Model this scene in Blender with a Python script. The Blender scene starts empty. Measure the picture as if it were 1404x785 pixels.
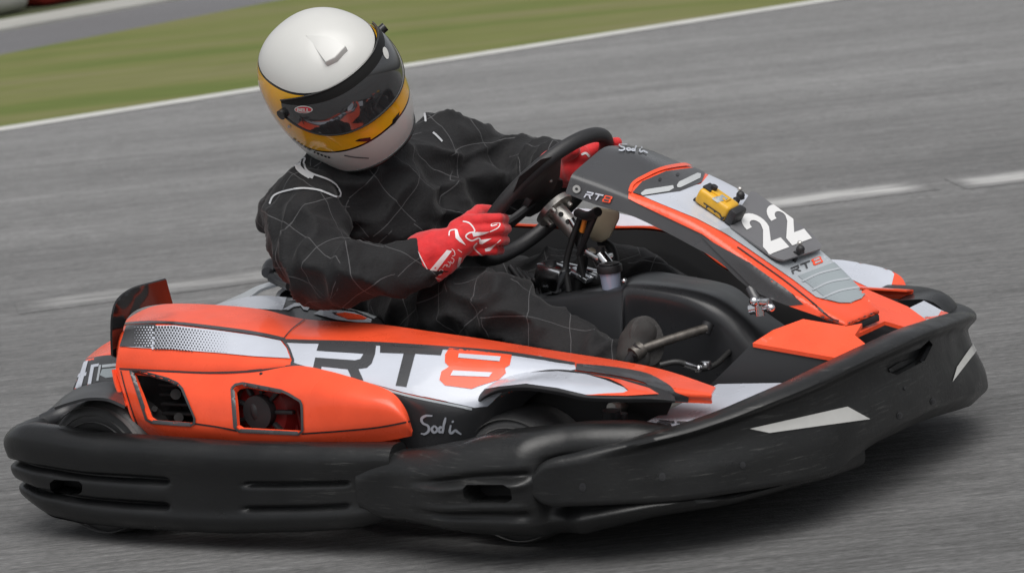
import bpy, bmesh, math, random
import numpy as np
from mathutils import Vector, Matrix, noise
from mathutils.bvhtree import BVHTree
random.seed(4)
SC = bpy.context.scene
COL = SC.collection
rad = math.radians

# ------------------------------------------------------------ camera
psi, phi, th = rad(33.8), rad(9.2), rad(5.9)
D_, FPX = 7.5, 4785.0
r_ = np.array([math.cos(psi), math.sin(psi), 0]); dv = np.array([-math.sin(psi)*math.cos(phi), math.cos(psi)*math.cos(phi), -math.sin(phi)])
u_ = np.cross(r_, dv)
CAM = -dv*D_ + r_*.016 + u_*.40
RT = math.cos(th)*r_ - math.sin(th)*u_
UP = math.sin(th)*r_ + math.cos(th)*u_
cd = bpy.data.cameras.new('camera'); cam = bpy.data.objects.new('camera', cd); COL.objects.link(cam)
cam.matrix_world = Matrix(((RT[0], UP[0], -dv[0], CAM[0]), (RT[1], UP[1], -dv[1], CAM[1]), (RT[2], UP[2], -dv[2], CAM[2]), (0, 0, 0, 1)))
cd.sensor_width = 36; cd.lens = 36*FPX/1404; cd.clip_start = .1; cd.clip_end = 2000
cd.dof.use_dof = True; cd.dof.focus_distance = 7.25; cd.dof.aperture_fstop = 8.0
SC.camera = cam

# ------------------------------------------------------------ sky, sun, exposure
w = bpy.data.worlds.new('World'); SC.world = w; w.use_nodes = True
nt = w.node_tree; nt.nodes.clear()
sky = nt.nodes.new('ShaderNodeTexSky'); sky.sky_type = 'NISHITA'; sky.sun_disc = False
SUN_EL = rad(66)     # a high, veiled sun ahead of the kart on the camera's side
sky.sun_elevation = SUN_EL
sky.air_density = 1.0; sky.dust_density = 4.0; sky.ozone_density = 1.0
hs = nt.nodes.new('ShaderNodeHueSaturation'); hs.inputs['Saturation'].default_value = .18
bg = nt.nodes.new('ShaderNodeBackground'); bg.inputs['Strength'].default_value = .072
ow = nt.nodes.new('ShaderNodeOutputWorld')
nt.links.new(sky.outputs[0], hs.inputs['Color']); nt.links.new(hs.outputs[0], bg.inputs[0]); nt.links.new(bg.outputs[0], ow.inputs[0])
sd = bpy.data.lights.new('sun', 'SUN'); so = bpy.data.objects.new('sun', sd); COL.objects.link(so)
sd.energy = 1.5; sd.angle = rad(60); sd.color = (1, .975, .94)
# direction the light comes from
sun_dir = Vector((math.cos(SUN_EL)*.60, -math.cos(SUN_EL)*.80, math.sin(SUN_EL)))
so.rotation_euler = sun_dir.to_track_quat('Z', 'Y').to_euler()
sky.sun_rotation = math.atan2(sun_dir.x, sun_dir.y)
vs = SC.view_settings; vs.view_transform = 'Standard'; vs.look = 'None'; vs.gamma = 1; vs.exposure = 0.55
SC.cycles.max_bounces = 6

# ------------------------------------------------------------ geometry helpers
def ray(px, py):
    return dv*FPX + RT*(px-702) - UP*(py-392.5)
def U(px, py, x=None, y=None, z=None):
    v = ray(px, py)
    a, t = (0, x) if x is not None else ((1, y) if y is not None else (2, z))
    return CAM + v*((t-CAM[a])/v[a])
def P(X):
    v = np.array(X, float)-CAM; k = v @ dv
    return (702+FPX*(v @ RT)/k, 392.5-FPX*(v @ UP)/k)
def zsolve(x, y, f, z=.2):
    for _ in range(6):
        px, py = P((x, y, z)); z += (py-f(px))/640.0
    return z
def crm(pts, n):
    """Catmull-Rom through rows of points, n steps a segment."""
    pts = np.array(pts, float); m = len(pts)
    ext = np.vstack([2*pts[0]-pts[1], pts, 2*pts[-1]-pts[-2]])
    out = []
    for i in range(m-1):
        p0, p1, p2, p3 = ext[i:i+4]
        for k in range(n):
            t = k/n
            out.append(.5*((2*p1)+(-p0+p2)*t+(2*p0-5*p1+4*p2-p3)*t*t+(-p0+3*p1-3*p2+p3)*t**3))
    out.append(pts[-1]); return np.array(out)

def link(name, me, mats, parent=None, smooth=True):
    o = bpy.data.objects.new(name, me); COL.objects.link(o)
    for m in (mats if isinstance(mats, (list, tuple)) else [mats]):
        if m.name not in [x.name for x in me.materials]: me.materials.append(m)
    if smooth: me.polygons.foreach_set('use_smooth', [True]*len(me.polygons))
    if parent: o.parent = parent
    return o
def mesh(name, V, F):
    me = bpy.data.meshes.new(name); me.from_pydata([tuple(map(float, v)) for v in V], [], [tuple(map(int, f)) for f in F]); me.validate(); me.update(); return me
def applymods(o):
    dg = bpy.context.evaluated_depsgraph_get()
    me = bpy.data.meshes.new_from_object(o.evaluated_get(dg)); old = o.data
    o.modifiers.clear(); o.data = me; me.name = old.name
    return o
def autosmooth(o, ang=40):
    me = o.data; bm = bmesh.new(); bm.from_mesh(me)
    for e in bm.edges:
        if len(e.link_faces) == 2 and e.calc_face_angle(0) > rad(ang): e.smooth = False
        else: e.smooth = True
    for f in bm.faces: f.smooth = True
    bm.to_mesh(me); bm.free()
def solidify(o, t, off=-1):
    m = o.modifiers.new('s', 'SOLIDIFY'); m.thickness = t; m.offset = off; applymods(o)

def grid_faces(nr, nc, base=0, wrap_c=False):
    F = []
    for i in range(nr-1):
        for j in range(nc if wrap_c else nc-1):
            k = (j+1) % nc
            F.append((base+i*nc+j, base+i*nc+k, base+(i+1)*nc+k, base+(i+1)*nc+j))
    return F
def patch(name, rows, mat, parent, nu=8, nv=6, smooth_it=4, thick=.004, flip=False, vsmooth=False, holes=()):
    """rows of (px,py,y) or 3D points (tuples of 4 = x,y,z,None) lofted into a shell"""
    R3 = []
    for r in rows:
        R3.append(crm([U(p[0], p[1], y=p[2]) if len(p) == 3 else np.array(p[:3]) for p in r], nu))
    R3 = np.array(R3)
    if vsmooth:
        G = np.stack([crm(R3[:, j], nv) for j in range(R3.shape[1])], 1)
    else:
        L = []
        for i in range(len(R3)-1):
            for k in range(nv): L.append(R3[i]*(1-k/nv)+R3[i+1]*k/nv)
        L.append(R3[-1]); G = np.array(L)
    for _ in range(smooth_it):
        H = G.copy()
        H[1:-1] = .5*G[1:-1]+.25*(G[:-2]+G[2:])
        G = H
    nr, nc = G.shape[:2]
    F = grid_faces(nr, nc)
    # orient towards the camera
    V = G.reshape(-1, 3)
    c = len(F)//2; f = F[c]; n = np.cross(V[f[1]]-V[f[0]], V[f[2]]-V[f[1]])
    if (n @ (CAM-V[f[0]]) < 0) != flip: F = [t[::-1] for t in F]
    o = link(name, mesh(name, V, F), mat, parent)
    if holes:
        bm = bmesh.new(); bm.from_mesh(o.data); bm.normal_update()
        for h in holes: hole(bm, h)
        bm.to_mesh(o.data); bm.free()
    if thick: solidify(o, thick)
    autosmooth(o, 35)
    return o

def bvh(o):
    bm = bmesh.new(); bm.from_mesh(o.data); bm.transform(o.matrix_world if o.parent is None else Matrix()); t = BVHTree.FromBMesh(bm); bm.free(); return t

class Decals:
    """stickers cut to a 2D outline and laid on a surface, joined into that surface's own mesh"""
    def __init__(s, o, target=None):
        s.o = o; s.t = bvh(target or o); s.V = []; s.F = []; s.M = []; s.fine = None; s.lift = 0
        s.mats = [m for m in o.data.materials]
    def hit(s, x, y, maxd=50):
        v = Vector(ray(x, y)).normalized()
        loc, n, i, d = s.t.ray_cast(Vector(CAM), v)
        if loc is None: return None
        if n.dot(v) > 0: n = -n
        return loc, n
    def poly(s, pts, mat, layer=1, step=5, smooth=False):
        if smooth:
            q = crm([(a, b, 0) for a, b in list(pts)+[pts[0]]], 6)[:-1]; pts = [(a[0], a[1]) for a in q]
        bm = bmesh.new()
        vs_ = [bm.verts.new((a, b, 0)) for a, b in pts]
        es = [bm.edges.new((vs_[i], vs_[(i+1) % len(vs_)])) for i in range(len(vs_))]
        bmesh.ops.triangle_fill(bm, edges=es, use_beauty=True)
        s._add(bm, mat, layer, step)
    def _add(s, bm, mat, layer, step):
        if s.fine: step = min(step, s.fine)
        xs = [v.co.x for v in bm.verts]; ys = [v.co.y for v in bm.verts]
        if not xs: bm.free(); return
        for ax, lo, hi in ((0, min(xs), max(xs)), (1, min(ys), max(ys))):
            k = math.ceil(lo/step)*step
            while k < hi:
                co = (k, 0, 0) if ax == 0 else (0, k, 0); no = (1, 0, 0) if ax == 0 else (0, 1, 0)
                bmesh.ops.bisect_plane(bm, geom=bm.verts[:]+bm.edges[:]+bm.faces[:], plane_co=co, plane_no=no, dist=1e-5); k += step
        bmesh.ops.triangulate(bm, faces=bm.faces[:])
        bm.verts.index_update()
        H = {v.index: s.hit(v.co.x, v.co.y) for v in bm.verts}
        fixed = {}
        for v in bm.verts:
            if H[v.index] is None:
                best = None
                for e in v.link_edges:
                    w2 = e.other_vert(v)
                    if H[w2.index] is not None:
                        a, b = w2.co.copy(), v.co.copy(); h = H[w2.index]
                        for _ in range(9):
                            m = (a+b)/2; hm = s.hit(m.x, m.y)
                            if hm is None: b = m
                            else: a = m; h = hm
                        if best is None or (a-v.co).length < best[0]: best = ((a-v.co).length, h)
                if best: fixed[v.index] = best[1]
        H.update(fixed)
        if mat.name not in [m.name for m in s.mats]: s.mats.append(mat)
        mi = [m.name for m in s.mats].index(mat.name)
        idx = {}
        for v in bm.verts:
            h = H[v.index]
            if h is None: continue
            idx[v.index] = len(s.V); s.V.append(tuple(h[0]+h[1]*(.0011*layer+s.lift)))
        for f in bm.faces:
            ids = [v.index for v in f.verts]
            if all(i in idx for i in ids):
                a, b, c = [Vector(s.V[idx[i]]) for i in ids]
                L = max((a-b).length, (b-c).length, (a-c).length)
                if L > .12: continue
                n = (b-a).cross(c-a); t = [idx[i] for i in ids]
                if n.dot(Vector(CAM)-a) < 0: t = t[::-1]
                s.F.append(t); s.M.append(mi)
        bm.free()
    def stroke(s, pts, wd, mat, layer=2, smooth=True, step=4, closed=False):
        p = list(pts)+([pts[0]] if closed else [])
        q = crm([(a, b, 0) for a, b in p], 5 if smooth else 1)[:, :2]
        bm = bmesh.new(); L = []
        for i in range(len(q)):
            t = q[min(i+1, len(q)-1)]-q[max(i-1, 0)]; t = t/(np.linalg.norm(t)+1e-9); n = np.array([-t[1], t[0]])
            ww = (wd if not isinstance(wd, (list, tuple)) else np.interp(i/(len(q)-1), np.linspace(0, 1, len(wd)), wd))/2
            L.append((bm.verts.new((*(q[i]+n*ww), 0)), bm.verts.new((*(q[i]-n*ww), 0))))
        for i in range(len(L)-1): bm.faces.new((L[i][0], L[i+1][0], L[i+1][1], L[i][1]))
        s._add(bm, mat, layer, step)
    def text(s, txt, org, ax, ay, mat, layer=2, step=8, shear=0, bold=0.0):
        """text whose unit box maps: origin org, ax = vector of full width, ay = vector of cap height (pixels)"""
        cu = bpy.data.curves.new('t', 'FONT'); cu.body = txt; cu.offset = bold; cu.shear = shear; cu.resolution_u = 3
        to = bpy.data.objects.new('t', cu); COL.objects.link(to)
        me = bpy.data.meshes.new_from_object(to.evaluated_get(bpy.context.evaluated_depsgraph_get()))
        bpy.data.objects.remove(to)
        bm = bmesh.new(); bm.from_mesh(me); bpy.data.meshes.remove(me)
        xs = [v.co.x for v in bm.verts]; ys = [v.co.y for v in bm.verts]
        x0, x1, y0, y1 = min(xs), max(xs), min(ys), max(ys)
        for v in bm.verts:
            a = (v.co.x-x0)/(x1-x0); b = (v.co.y-y0)/(y1-y0)
            v.co = (org[0]+ax[0]*a+ay[0]*b, org[1]+ax[1]*a+ay[1]*b, 0)
        s._add(bm, mat, layer, step)
    def glyphs(s, shapes, org, ax, ay, mat, layer=2, step=8):
        """shapes: polygons in unit coordinates"""
        for sh in shapes:
            s.poly([(org[0]+ax[0]*a+ay[0]*b, org[1]+ax[1]*a+ay[1]*b) for a, b in sh], mat, layer, step)
    def done(s):
        o = s.o; me = o.data
        bm = bmesh.new(); bm.from_mesh(me)
        vv = [bm.verts.new(v) for v in s.V]
        for f, m in zip(s.F, s.M):
            try:
                g = bm.faces.new([vv[i] for i in f]); g.material_index = m; g.smooth = True
            except ValueError: pass
        bm.to_mesh(me); bm.free()
        for m in s.mats:
            if m.name not in [x.name for x in me.materials]: me.materials.append(m)

class MB:
    """collects primitive shapes into one mesh"""
    def __init__(s): s.bm = bmesh.new()
    def box(s, c, size, rot=None, bev=0.0, seg=2):
        M = Matrix.Translation(Vector(c)) @ (rot.to_4x4() if rot else Matrix()) @ Matrix.Diagonal((*size, 1))
        r = bmesh.ops.create_cube(s.bm, size=1, matrix=M)
        if bev:
            es = {e for v in r['verts'] for e in v.link_edges}
            bmesh.ops.bevel(s.bm, geom=list(es), offset=bev, segments=seg, affect='EDGES', profile=.5)
    def cyl(s, a, b, r1, r2=None, seg=24, cap=True):
        a, b = Vector(a), Vector(b); r2 = r1 if r2 is None else r2
        q = (b-a).to_track_quat('Z', 'Y').to_matrix().to_4x4()
        bmesh.ops.create_cone(s.bm, cap_ends=cap, segments=seg, radius1=r1, radius2=r2, depth=(b-a).length, matrix=Matrix.Translation((a+b)/2) @ q)
    def sph(s, c, r, sc=(1, 1, 1), rot=None, seg=20):
        M = Matrix.Translation(Vector(c)) @ (rot.to_4x4() if rot else Matrix()) @ Matrix.Diagonal((*sc, 1))
        bmesh.ops.create_uvsphere(s.bm, u_segments=seg, v_segments=seg//2+2, radius=r, matrix=M)
    def tube(s, pts, r, seg=10, n=6, closed=False):
        pts = [np.array(p, float) for p in pts]
        q = crm(pts+[pts[0]] if closed else pts, n)
        if closed: q = q[:-1]
        m = len(q); rings = []
        up = None
        for i in range(m):
            t = (q[(i+1) % m]-q[i-1]) if closed else (q[min(i+1, m-1)]-q[max(i-1, 0)])
            t = Vector(t).normalized()
            if up is None: up = t.orthogonal().normalized()
            up = (up-t*up.dot(t)).normalized(); sd_ = t.cross(up)
            rr = r if not isinstance(r, (list, tuple)) else float(np.interp(i/(m-1), np.linspace(0, 1, len(r)), r))
            rings.append([s.bm.verts.new(Vector(q[i])+(up*math.cos(a)+sd_*math.sin(a))*rr) for a in [2*math.pi*k/seg for k in range(seg)]])
        for i in range(m if closed else m-1):
            A, B = rings[i], rings[(i+1) % m]
            for k in range(seg): s.bm.faces.new((A[k], A[(k+1) % seg], B[(k+1) % seg], B[k]))
        if not closed:
            s.bm.faces.new(rings[0][::-1]); s.bm.faces.new(rings[-1])
    def lathe(s, prof, c, axis=(0, 1, 0), seg=48):
        """prof: (radius, along)"""
        ax = Vector(axis).normalized(); e1 = ax.orthogonal().normalized(); e2 = ax.cross(e1); c = Vector(c)
        rings = [[s.bm.verts.new(c+ax*h+(e1*math.cos(a)+e2*math.sin(a))*r) for a in [2*math.pi*k/seg for k in range(seg)]] for r, h in prof]
        for A, B in zip(rings, rings[1:]):
            for k in range(seg): s.bm.faces.new((A[k], A[(k+1) % seg], B[(k+1) % seg], B[k]))
    def prism(s, bottom, top):
        a = [s.bm.verts.new(Vector(p)) for p in bottom]; b = [s.bm.verts.new(Vector(p)) for p in top]; n = len(a)
        s.bm.faces.new(a[::-1]); s.bm.faces.new(b)
        for i in range(n): s.bm.faces.new((a[i], a[(i+1) % n], b[(i+1) % n], b[i]))
    def build(s, name, mat, parent=None, ang=40, bev=0.0):
        bmesh.ops.recalc_face_normals(s.bm, faces=s.bm.faces[:])
        me = bpy.data.meshes.new(name); s.bm.to_mesh(me); s.bm.free()
        o = link(name, me, mat, parent)
        if bev:
            m = o.modifiers.new('b', 'BEVEL'); m.width = bev; m.segments = 2; m.limit_method = 'ANGLE'; applymods(o)
        autosmooth(o, ang); return o
def facet(name, pts3, mat, parent, thick=.006, bev=.0):
    me2 = bmesh.new(); f2 = [me2.verts.new(P((*p,)) + (0,)) for p in pts3]; me2.verts.index_update(); me2.verts.ensure_lookup_table()
    es = [me2.edges.new((f2[i], f2[(i+1) % len(f2)])) for i in range(len(f2))]
    bmesh.ops.triangle_fill(me2, edges=es, use_beauty=True)
    T = [[v.index for v in f.verts] for f in me2.faces]; me2.free()
    pts3 = [np.array(p) for p in pts3]; n = len(pts3); V = pts3+[p-np.array([0, 0, thick]) for p in pts3]; F = []
    for t in T:
        a, b, c = [pts3[i] for i in t]
        if np.cross(b-a, c-a)[2] < 0: t = t[::-1]
        F.append(tuple(t)); F.append(tuple(i+n for i in t[::-1]))
    F += [(i, i+n, (i+1) % n+n, (i+1) % n) for i in range(n)]
    o = link(name, mesh(name, V, F), mat, parent)
    bm = bmesh.new(); bm.from_mesh(o.data); bmesh.ops.recalc_face_normals(bm, faces=bm.faces[:]); bm.to_mesh(o.data); bm.free()
    autosmooth(o, 30); return o
def inpoly(x, y, pts):
    c = False; n = len(pts)
    for i in range(n):
        x1, y1 = pts[i]; x2, y2 = pts[i-1]
        if (y1 > y) != (y2 > y) and x < (x2-x1)*(y-y1)/(y2-y1)+x1: c = not c
    return c
def hole(bm, pts, pocket=None, pocket_mat=0):
    """opens the outline pts (seen along the sight lines) in the faces turned to the camera; pocket = inward vector of the recess"""
    cx = Vector(CAM); xs = [p[0] for p in pts]; ys = [p[1] for p in pts]
    def near():
        out = []
        for f in bm.faces:
            c = f.calc_center_median()
            if f.normal.dot(cx-c) <= 0: continue
            a, b = P(c)
            if min(xs)-25 < a < max(xs)+25 and min(ys)-25 < b < max(ys)+25: out.append(f)
        return out
    for k in range(len(pts)):
        a, b = Vector(ray(*pts[k])), Vector(ray(*pts[k-1])); fs = near()
        g = fs+list({e for f in fs for e in f.edges})+list({v for f in fs for v in f.verts})
        bmesh.ops.bisect_plane(bm, geom=g, plane_co=cx, plane_no=a.cross(b).normalized(), dist=1e-6)
        bm.normal_update()
    dead = [f for f in near() if inpoly(*P(f.calc_center_median()), pts)]
    if not dead: return
    ds = set(dead); edges = [e for f in dead for e in f.edges if any(g not in ds for g in e.link_faces)]
    edges = list(set(edges))
    if pocket is None:
        bmesh.ops.delete(bm, geom=dead, context='FACES'); return
    r = bmesh.ops.extrude_face_region(bm, geom=dead)
    bmesh.ops.translate(bm, verts=[v for v in r['geom'] if isinstance(v, bmesh.types.BMVert)], vec=Vector(pocket))
    for f in r['geom']:
        if isinstance(f, bmesh.types.BMFace): f.material_index = pocket_mat
    bmesh.ops.delete(bm, geom=[f for f in dead if f.is_valid], context='FACES_ONLY')
def pocket(o, pts, vec, m=None):
    k = 0
    if m is not None:
        if m.name not in [x.name for x in o.data.materials]: o.data.materials.append(m)
        k = [x.name for x in o.data.materials].index(m.name)
    bm = bmesh.new(); bm.from_mesh(o.data); bm.normal_update(); hole(bm, pts, vec, k); bm.to_mesh(o.data); bm.free(); autosmooth(o, 50)

# ------------------------------------------------------------ materials
def mat(name, col, rough=.5, metal=0, coat=0, spec=.5, noise_amt=0, noise_scale=20, bump=0, bump_scale=60, rvar=0, sheen=0, stretch=None):
    m = bpy.data.materials.new(name); m.use_nodes = True; t = m.node_tree; b = t.nodes['Principled BSDF']
    b.inputs['Base Color'].default_value = (*col, 1); b.inputs['Roughness'].default_value = rough; b.inputs['Metallic'].default_value = metal
    b.inputs['Coat Weight'].default_value = coat; b.inputs['Coat Roughness'].default_value = .08; b.inputs['Specular IOR Level'].default_value = spec
    if sheen: b.inputs['Sheen Weight'].default_value = sheen
    tc = t.nodes.new('ShaderNodeTexCoord'); mp = t.nodes.new('ShaderNodeMapping'); t.links.new(tc.outputs['Object'], mp.inputs[0])
    if stretch: mp.inputs['Scale'].default_value = stretch
    def nz(sc, det=6):
        n = t.nodes.new('ShaderNodeTexNoise'); n.inputs['Scale'].default_value = sc; n.inputs['Detail'].default_value = det; t.links.new(mp.outputs[0], n.inputs['Vector']); return n
    if noise_amt:
        n = nz(noise_scale); r = t.nodes.new('ShaderNodeMapRange'); r.inputs[1].default_value = .3; r.inputs[2].default_value = .7
        r.inputs[3].default_value = 1-noise_amt; r.inputs[4].default_value = 1+noise_amt; t.links.new(n.outputs[0], r.inputs[0])
        v = t.nodes.new('ShaderNodeVectorMath'); v.operation = 'SCALE'; v.inputs[0].default_value = col; t.links.new(r.outputs[0], v.inputs['Scale']); t.links.new(v.outputs[0], b.inputs['Base Color'])
    if rvar:
        n = nz(noise_scale*.7); r = t.nodes.new('ShaderNodeMapRange'); r.inputs[1].default_value = .35; r.inputs[2].default_value = .65
        r.inputs[3].default_value = max(.02, rough-rvar); r.inputs[4].default_value = rough+rvar; t.links.new(n.outputs[0], r.inputs[0]); t.links.new(r.outputs[0], b.inputs['Roughness'])
    if bump:
        n = nz(bump_scale); bp = t.nodes.new('ShaderNodeBump'); bp.inputs['Strength'].default_value = bump; bp.inputs['Distance'].default_value = .004
        t.links.new(n.outputs[0], bp.inputs['Height']); t.links.new(bp.outputs[0], b.inputs['Normal'])
    return m
ORANGE = mat('orange bodywork', (.92, .096, .034), .30, coat=.35, spec=.4, rvar=.08, noise_amt=.08, noise_scale=14)
WHITE = mat('white sticker', (.55, .58, .65), .3, coat=.4, rvar=.06, noise_amt=.04, noise_scale=12)
SILVER = mat('silver sticker', (.42, .45, .48), .3, coat=.4, noise_amt=.05)
SILVER2 = mat('grey silver stripe', (.30, .34, .36), .35, coat=.3)
GREYS = mat('dark grey sticker', (.055, .056, .06), .32, coat=.3, rvar=.06)
LINE = mat('black pinstripe', (.02, .02, .022), .35, coat=.2)
def scuffed():
    m = mat('scuffed black plastic', (.010, .0105, .0112), .36, spec=.45, rvar=.1, noise_scale=14, bump=.12, bump_scale=90)
    t = m.node_tree; b = t.nodes['Principled BSDF']
    tc = t.nodes.new('ShaderNodeTexCoord'); mp = t.nodes.new('ShaderNodeMapping'); mp.inputs['Scale'].default_value = (1.3, 1.3, 24)
    t.links.new(tc.outputs['Object'], mp.inputs[0])
    n = t.nodes.new('ShaderNodeTexNoise'); n.inputs['Scale'].default_value = 9; n.inputs['Detail'].default_value = 9; n.inputs['Roughness'].default_value = .75
    t.links.new(mp.outputs[0], n.inputs['Vector'])
    n2 = t.nodes.new('ShaderNodeTexNoise'); n2.inputs['Scale'].default_value = 3.2; n2.inputs['Detail'].default_value = 3; t.links.new(tc.outputs['Object'], n2.inputs['Vector'])
    r = t.nodes.new('ShaderNodeMapRange'); r.inputs[1].default_value = .565; r.inputs[2].default_value = .76; t.links.new(n.outputs[0], r.inputs[0])
    r2 = t.nodes.new('ShaderNodeMapRange'); r2.inputs[1].default_value = .45; r2.inputs[2].default_value = .62; t.links.new(n2.outputs[0], r2.inputs[0])
    mu = t.nodes.new('ShaderNodeMath'); mu.operation = 'MULTIPLY'; t.links.new(r.outputs[0], mu.inputs[0]); t.links.new(r2.outputs[0], mu.inputs[1])
    ad = t.nodes.new('ShaderNodeMath'); ad.operation = 'MULTIPLY_ADD'; ad.inputs[1].default_value = .05; t.links.new(r2.outputs[0], ad.inputs[0]); t.links.new(mu.outputs[0], ad.inputs[2])
    mx = t.nodes.new('ShaderNodeMix'); mx.data_type = 'RGBA'; mx.inputs[6].default_value = (.010, .0105, .0112, 1); mx.inputs[7].default_value = (.13, .13, .125, 1)
    t.links.new(ad.outputs[0], mx.inputs[0]); t.links.new(mx.outputs[2], b.inputs['Base Color'])
    return m
BUMPER = scuffed()
PLASTIC = mat('matt black plastic', (.02, .02, .022), .5, rvar=.08, bump=.06, bump_scale=200)
SATIN = mat('satin black plastic', (.03, .031, .034), .33, rvar=.06, noise_scale=8)
GLOSSB = mat('glossy black plastic', (.012, .012, .013), .12, coat=.5)
DARK = mat('flat black steel', (.012, .012, .013), .6)  # one even near-black for frame, engine block and linings
TYRE = mat('tyre rubber', (.075, .075, .076), .55, rvar=.1, bump=.15, bump_scale=120, noise_amt=.2)
DUSTY = mat('dusty tyre rubber', (.13, .13, .13), .8)
RUBBER = mat('wheel rim rubber', (.022, .022, .024), .5, bump=.1, bump_scale=300)
CHROME = mat('polished metal', (.75, .76, .78), .18, 1, rvar=.08)
STEEL = mat('brushed steel', (.62, .60, .57), .42, 1, rvar=.1, bump=.1, bump_scale=200)
GLASSY = mat('headlight lens', (.55, .57, .58), .12, coat=1)
REFL = mat('grey reflector sticker', (.62, .62, .60), .35, coat=.4, noise_amt=.06)
YELLOW = mat('yellow plastic', (.72, .40, .03), .4, noise_amt=.12, noise_scale=40)
HYEL = mat('amber helmet paint', (.88, .45, .014), .2, coat=1, noise_amt=.04)
HWHITE = mat('white helmet paint', (.60, .60, .58), .38, coat=.25, noise_amt=.03, noise_scale=10)
HBLACK = mat('black helmet trim', (.012, .012, .012), .25, coat=.5)
VISOR = mat('smoked visor', (.06, .062, .066), .03, .5, coat=1, spec=1.0)
VSTRIP = mat('visor sun strip', (.008, .008, .008), .45, spec=.3)
SUIT = mat('black racing suit', (.009, .009, .0102), .75, spec=.3, sheen=.08, noise_amt=.15, noise_scale=30, bump=.35, bump_scale=160)
STITCH = mat('grey stitching', (.12, .12, .125), .8)
PIPING = mat('silver piping', (.42, .43, .45), .5)
GLOVE = mat('red suede glove', (.62, .014, .018), .75, sheen=.3, noise_amt=.12, noise_scale=60, bump=.25, bump_scale=260)
GLWHITE = mat('white glove print', (.75, .74, .75), .5)
SHOE = mat('worn grey shoe sole', (.045, .043, .042), .8, noise_amt=.3, noise_scale=50, bump=.4, bump_scale=150)
BEIGE = mat('yellowed plastic bottle', (.42, .36, .26), .4, noise_amt=.08)
BLUEF = mat('bluish brake fluid cup', (.34, .38, .50), .2, coat=.4)
REDP = mat('red engine cover', (.16, .008, .008), .35)
SEATM = mat('glossy black seat shell', (.015, .015, .017), .2, coat=.4)
DULL = mat('dull engine steel', (.05, .05, .05), .5, .6)
ORLAB = mat('orange lever', (.8, .25, .03), .4)

# ------------------------------------------------------------ setting
def prop(o, **k):
    for a, b in k.items(): o[a] = b
def asphalt(name, base, streak=.12, rot=0.60, blotch=.08, tone_ramp=False):
    m = bpy.data.materials.new(name); m.use_nodes = True; t = m.node_tree; b = t.nodes['Principled BSDF']; b.inputs['Roughness'].default_value = .85
    tc = t.nodes.new('ShaderNodeTexCoord'); rt = t.nodes.new('ShaderNodeMapping'); rt.inputs['Rotation'].default_value = (0, 0, -rot); t.links.new(tc.outputs['Object'], rt.inputs[0])
    acc = None
    for sc, nscale, det, lo, hi, amt in (((.05, .9, 1), 1.5, 2, .35, .65, streak*.9), ((.35, 5.0, 1), 2.2, 5, .3, .7, streak), ((.9, 16, 1), 3.5, 5, .3, .7, streak*1.5), ((.35, .7, 1), .6, 3, .3, .7, blotch*1.6), ((.4, 2.4, 1), 120, 3, .25, .75, .5), ((.5, 2.2, 1), 26, 4, .3, .7, streak*1.3), ((.25, 1.6, 1), 50, 3, .3, .7, streak*1.4)):
        mp = t.nodes.new('ShaderNodeMapping'); mp.inputs['Scale'].default_value = sc; t.links.new(rt.outputs[0], mp.inputs[0])
        n = t.nodes.new('ShaderNodeTexNoise'); n.inputs['Scale'].default_value = nscale; n.inputs['Detail'].default_value = det; t.links.new(mp.outputs[0], n.inputs['Vector'])
        r = t.nodes.new('ShaderNodeMapRange'); r.inputs[1].default_value = lo; r.inputs[2].default_value = hi; r.inputs[3].default_value = 1-amt; r.inputs[4].default_value = 1+amt; t.links.new(n.outputs[0], r.inputs[0])
        if acc is None: acc = r.outputs[0]
        else:
            mu = t.nodes.new('ShaderNodeMath'); mu.operation = 'MULTIPLY'; t.links.new(acc, mu.inputs[0]); t.links.new(r.outputs[0], mu.inputs[1]); acc = mu.outputs[0]
    if tone_ramp:      # base colour darker on the near side, lighter towards the far edge
        sx = t.nodes.new('ShaderNodeSeparateXYZ'); m3 = t.nodes.new('ShaderNodeMapping'); m3.inputs['Rotation'].default_value = (0, 0, -rot-.35); t.links.new(tc.outputs['Object'], m3.inputs[0]); t.links.new(m3.outputs[0], sx.inputs[0])
        r = t.nodes.new('ShaderNodeMapRange'); r.inputs[1].default_value = -1.5; r.inputs[2].default_value = 7; r.inputs[3].default_value = .66; r.inputs[4].default_value = 1.16; t.links.new(sx.outputs[1], r.inputs[0])
        mu = t.nodes.new('ShaderNodeMath'); mu.operation = 'MULTIPLY'; t.links.new(acc, mu.inputs[0]); t.links.new(r.outputs[0], mu.inputs[1]); acc = mu.outputs[0]
    v = t.nodes.new('ShaderNodeVectorMath'); v.operation = 'SCALE'; v.inputs[0].default_value = base; t.links.new(acc, v.inputs['Scale']); t.links.new(v.outputs[0], b.inputs['Base Color'])
    bp = t.nodes.new('ShaderNodeBump'); bp.inputs['Strength'].default_value = .5; bp.inputs['Distance'].default_value = .004
    n = t.nodes.new('ShaderNodeTexNoise'); n.inputs['Scale'].default_value = 160; t.links.new(tc.outputs['Object'], n.inputs['Vector']); t.links.new(n.outputs[0], bp.inputs['Height']); t.links.new(bp.outputs[0], b.inputs['Normal'])
    return m
ASPH = asphalt('worn track asphalt', (.158, .158, .158), .13, tone_ramp=True)
ASPH2 = asphalt('service road asphalt', (.135, .135, .142), .03, blotch=.04)
GRASSM = bpy.data.materials.new('mown grass'); GRASSM.use_nodes = True
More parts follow.
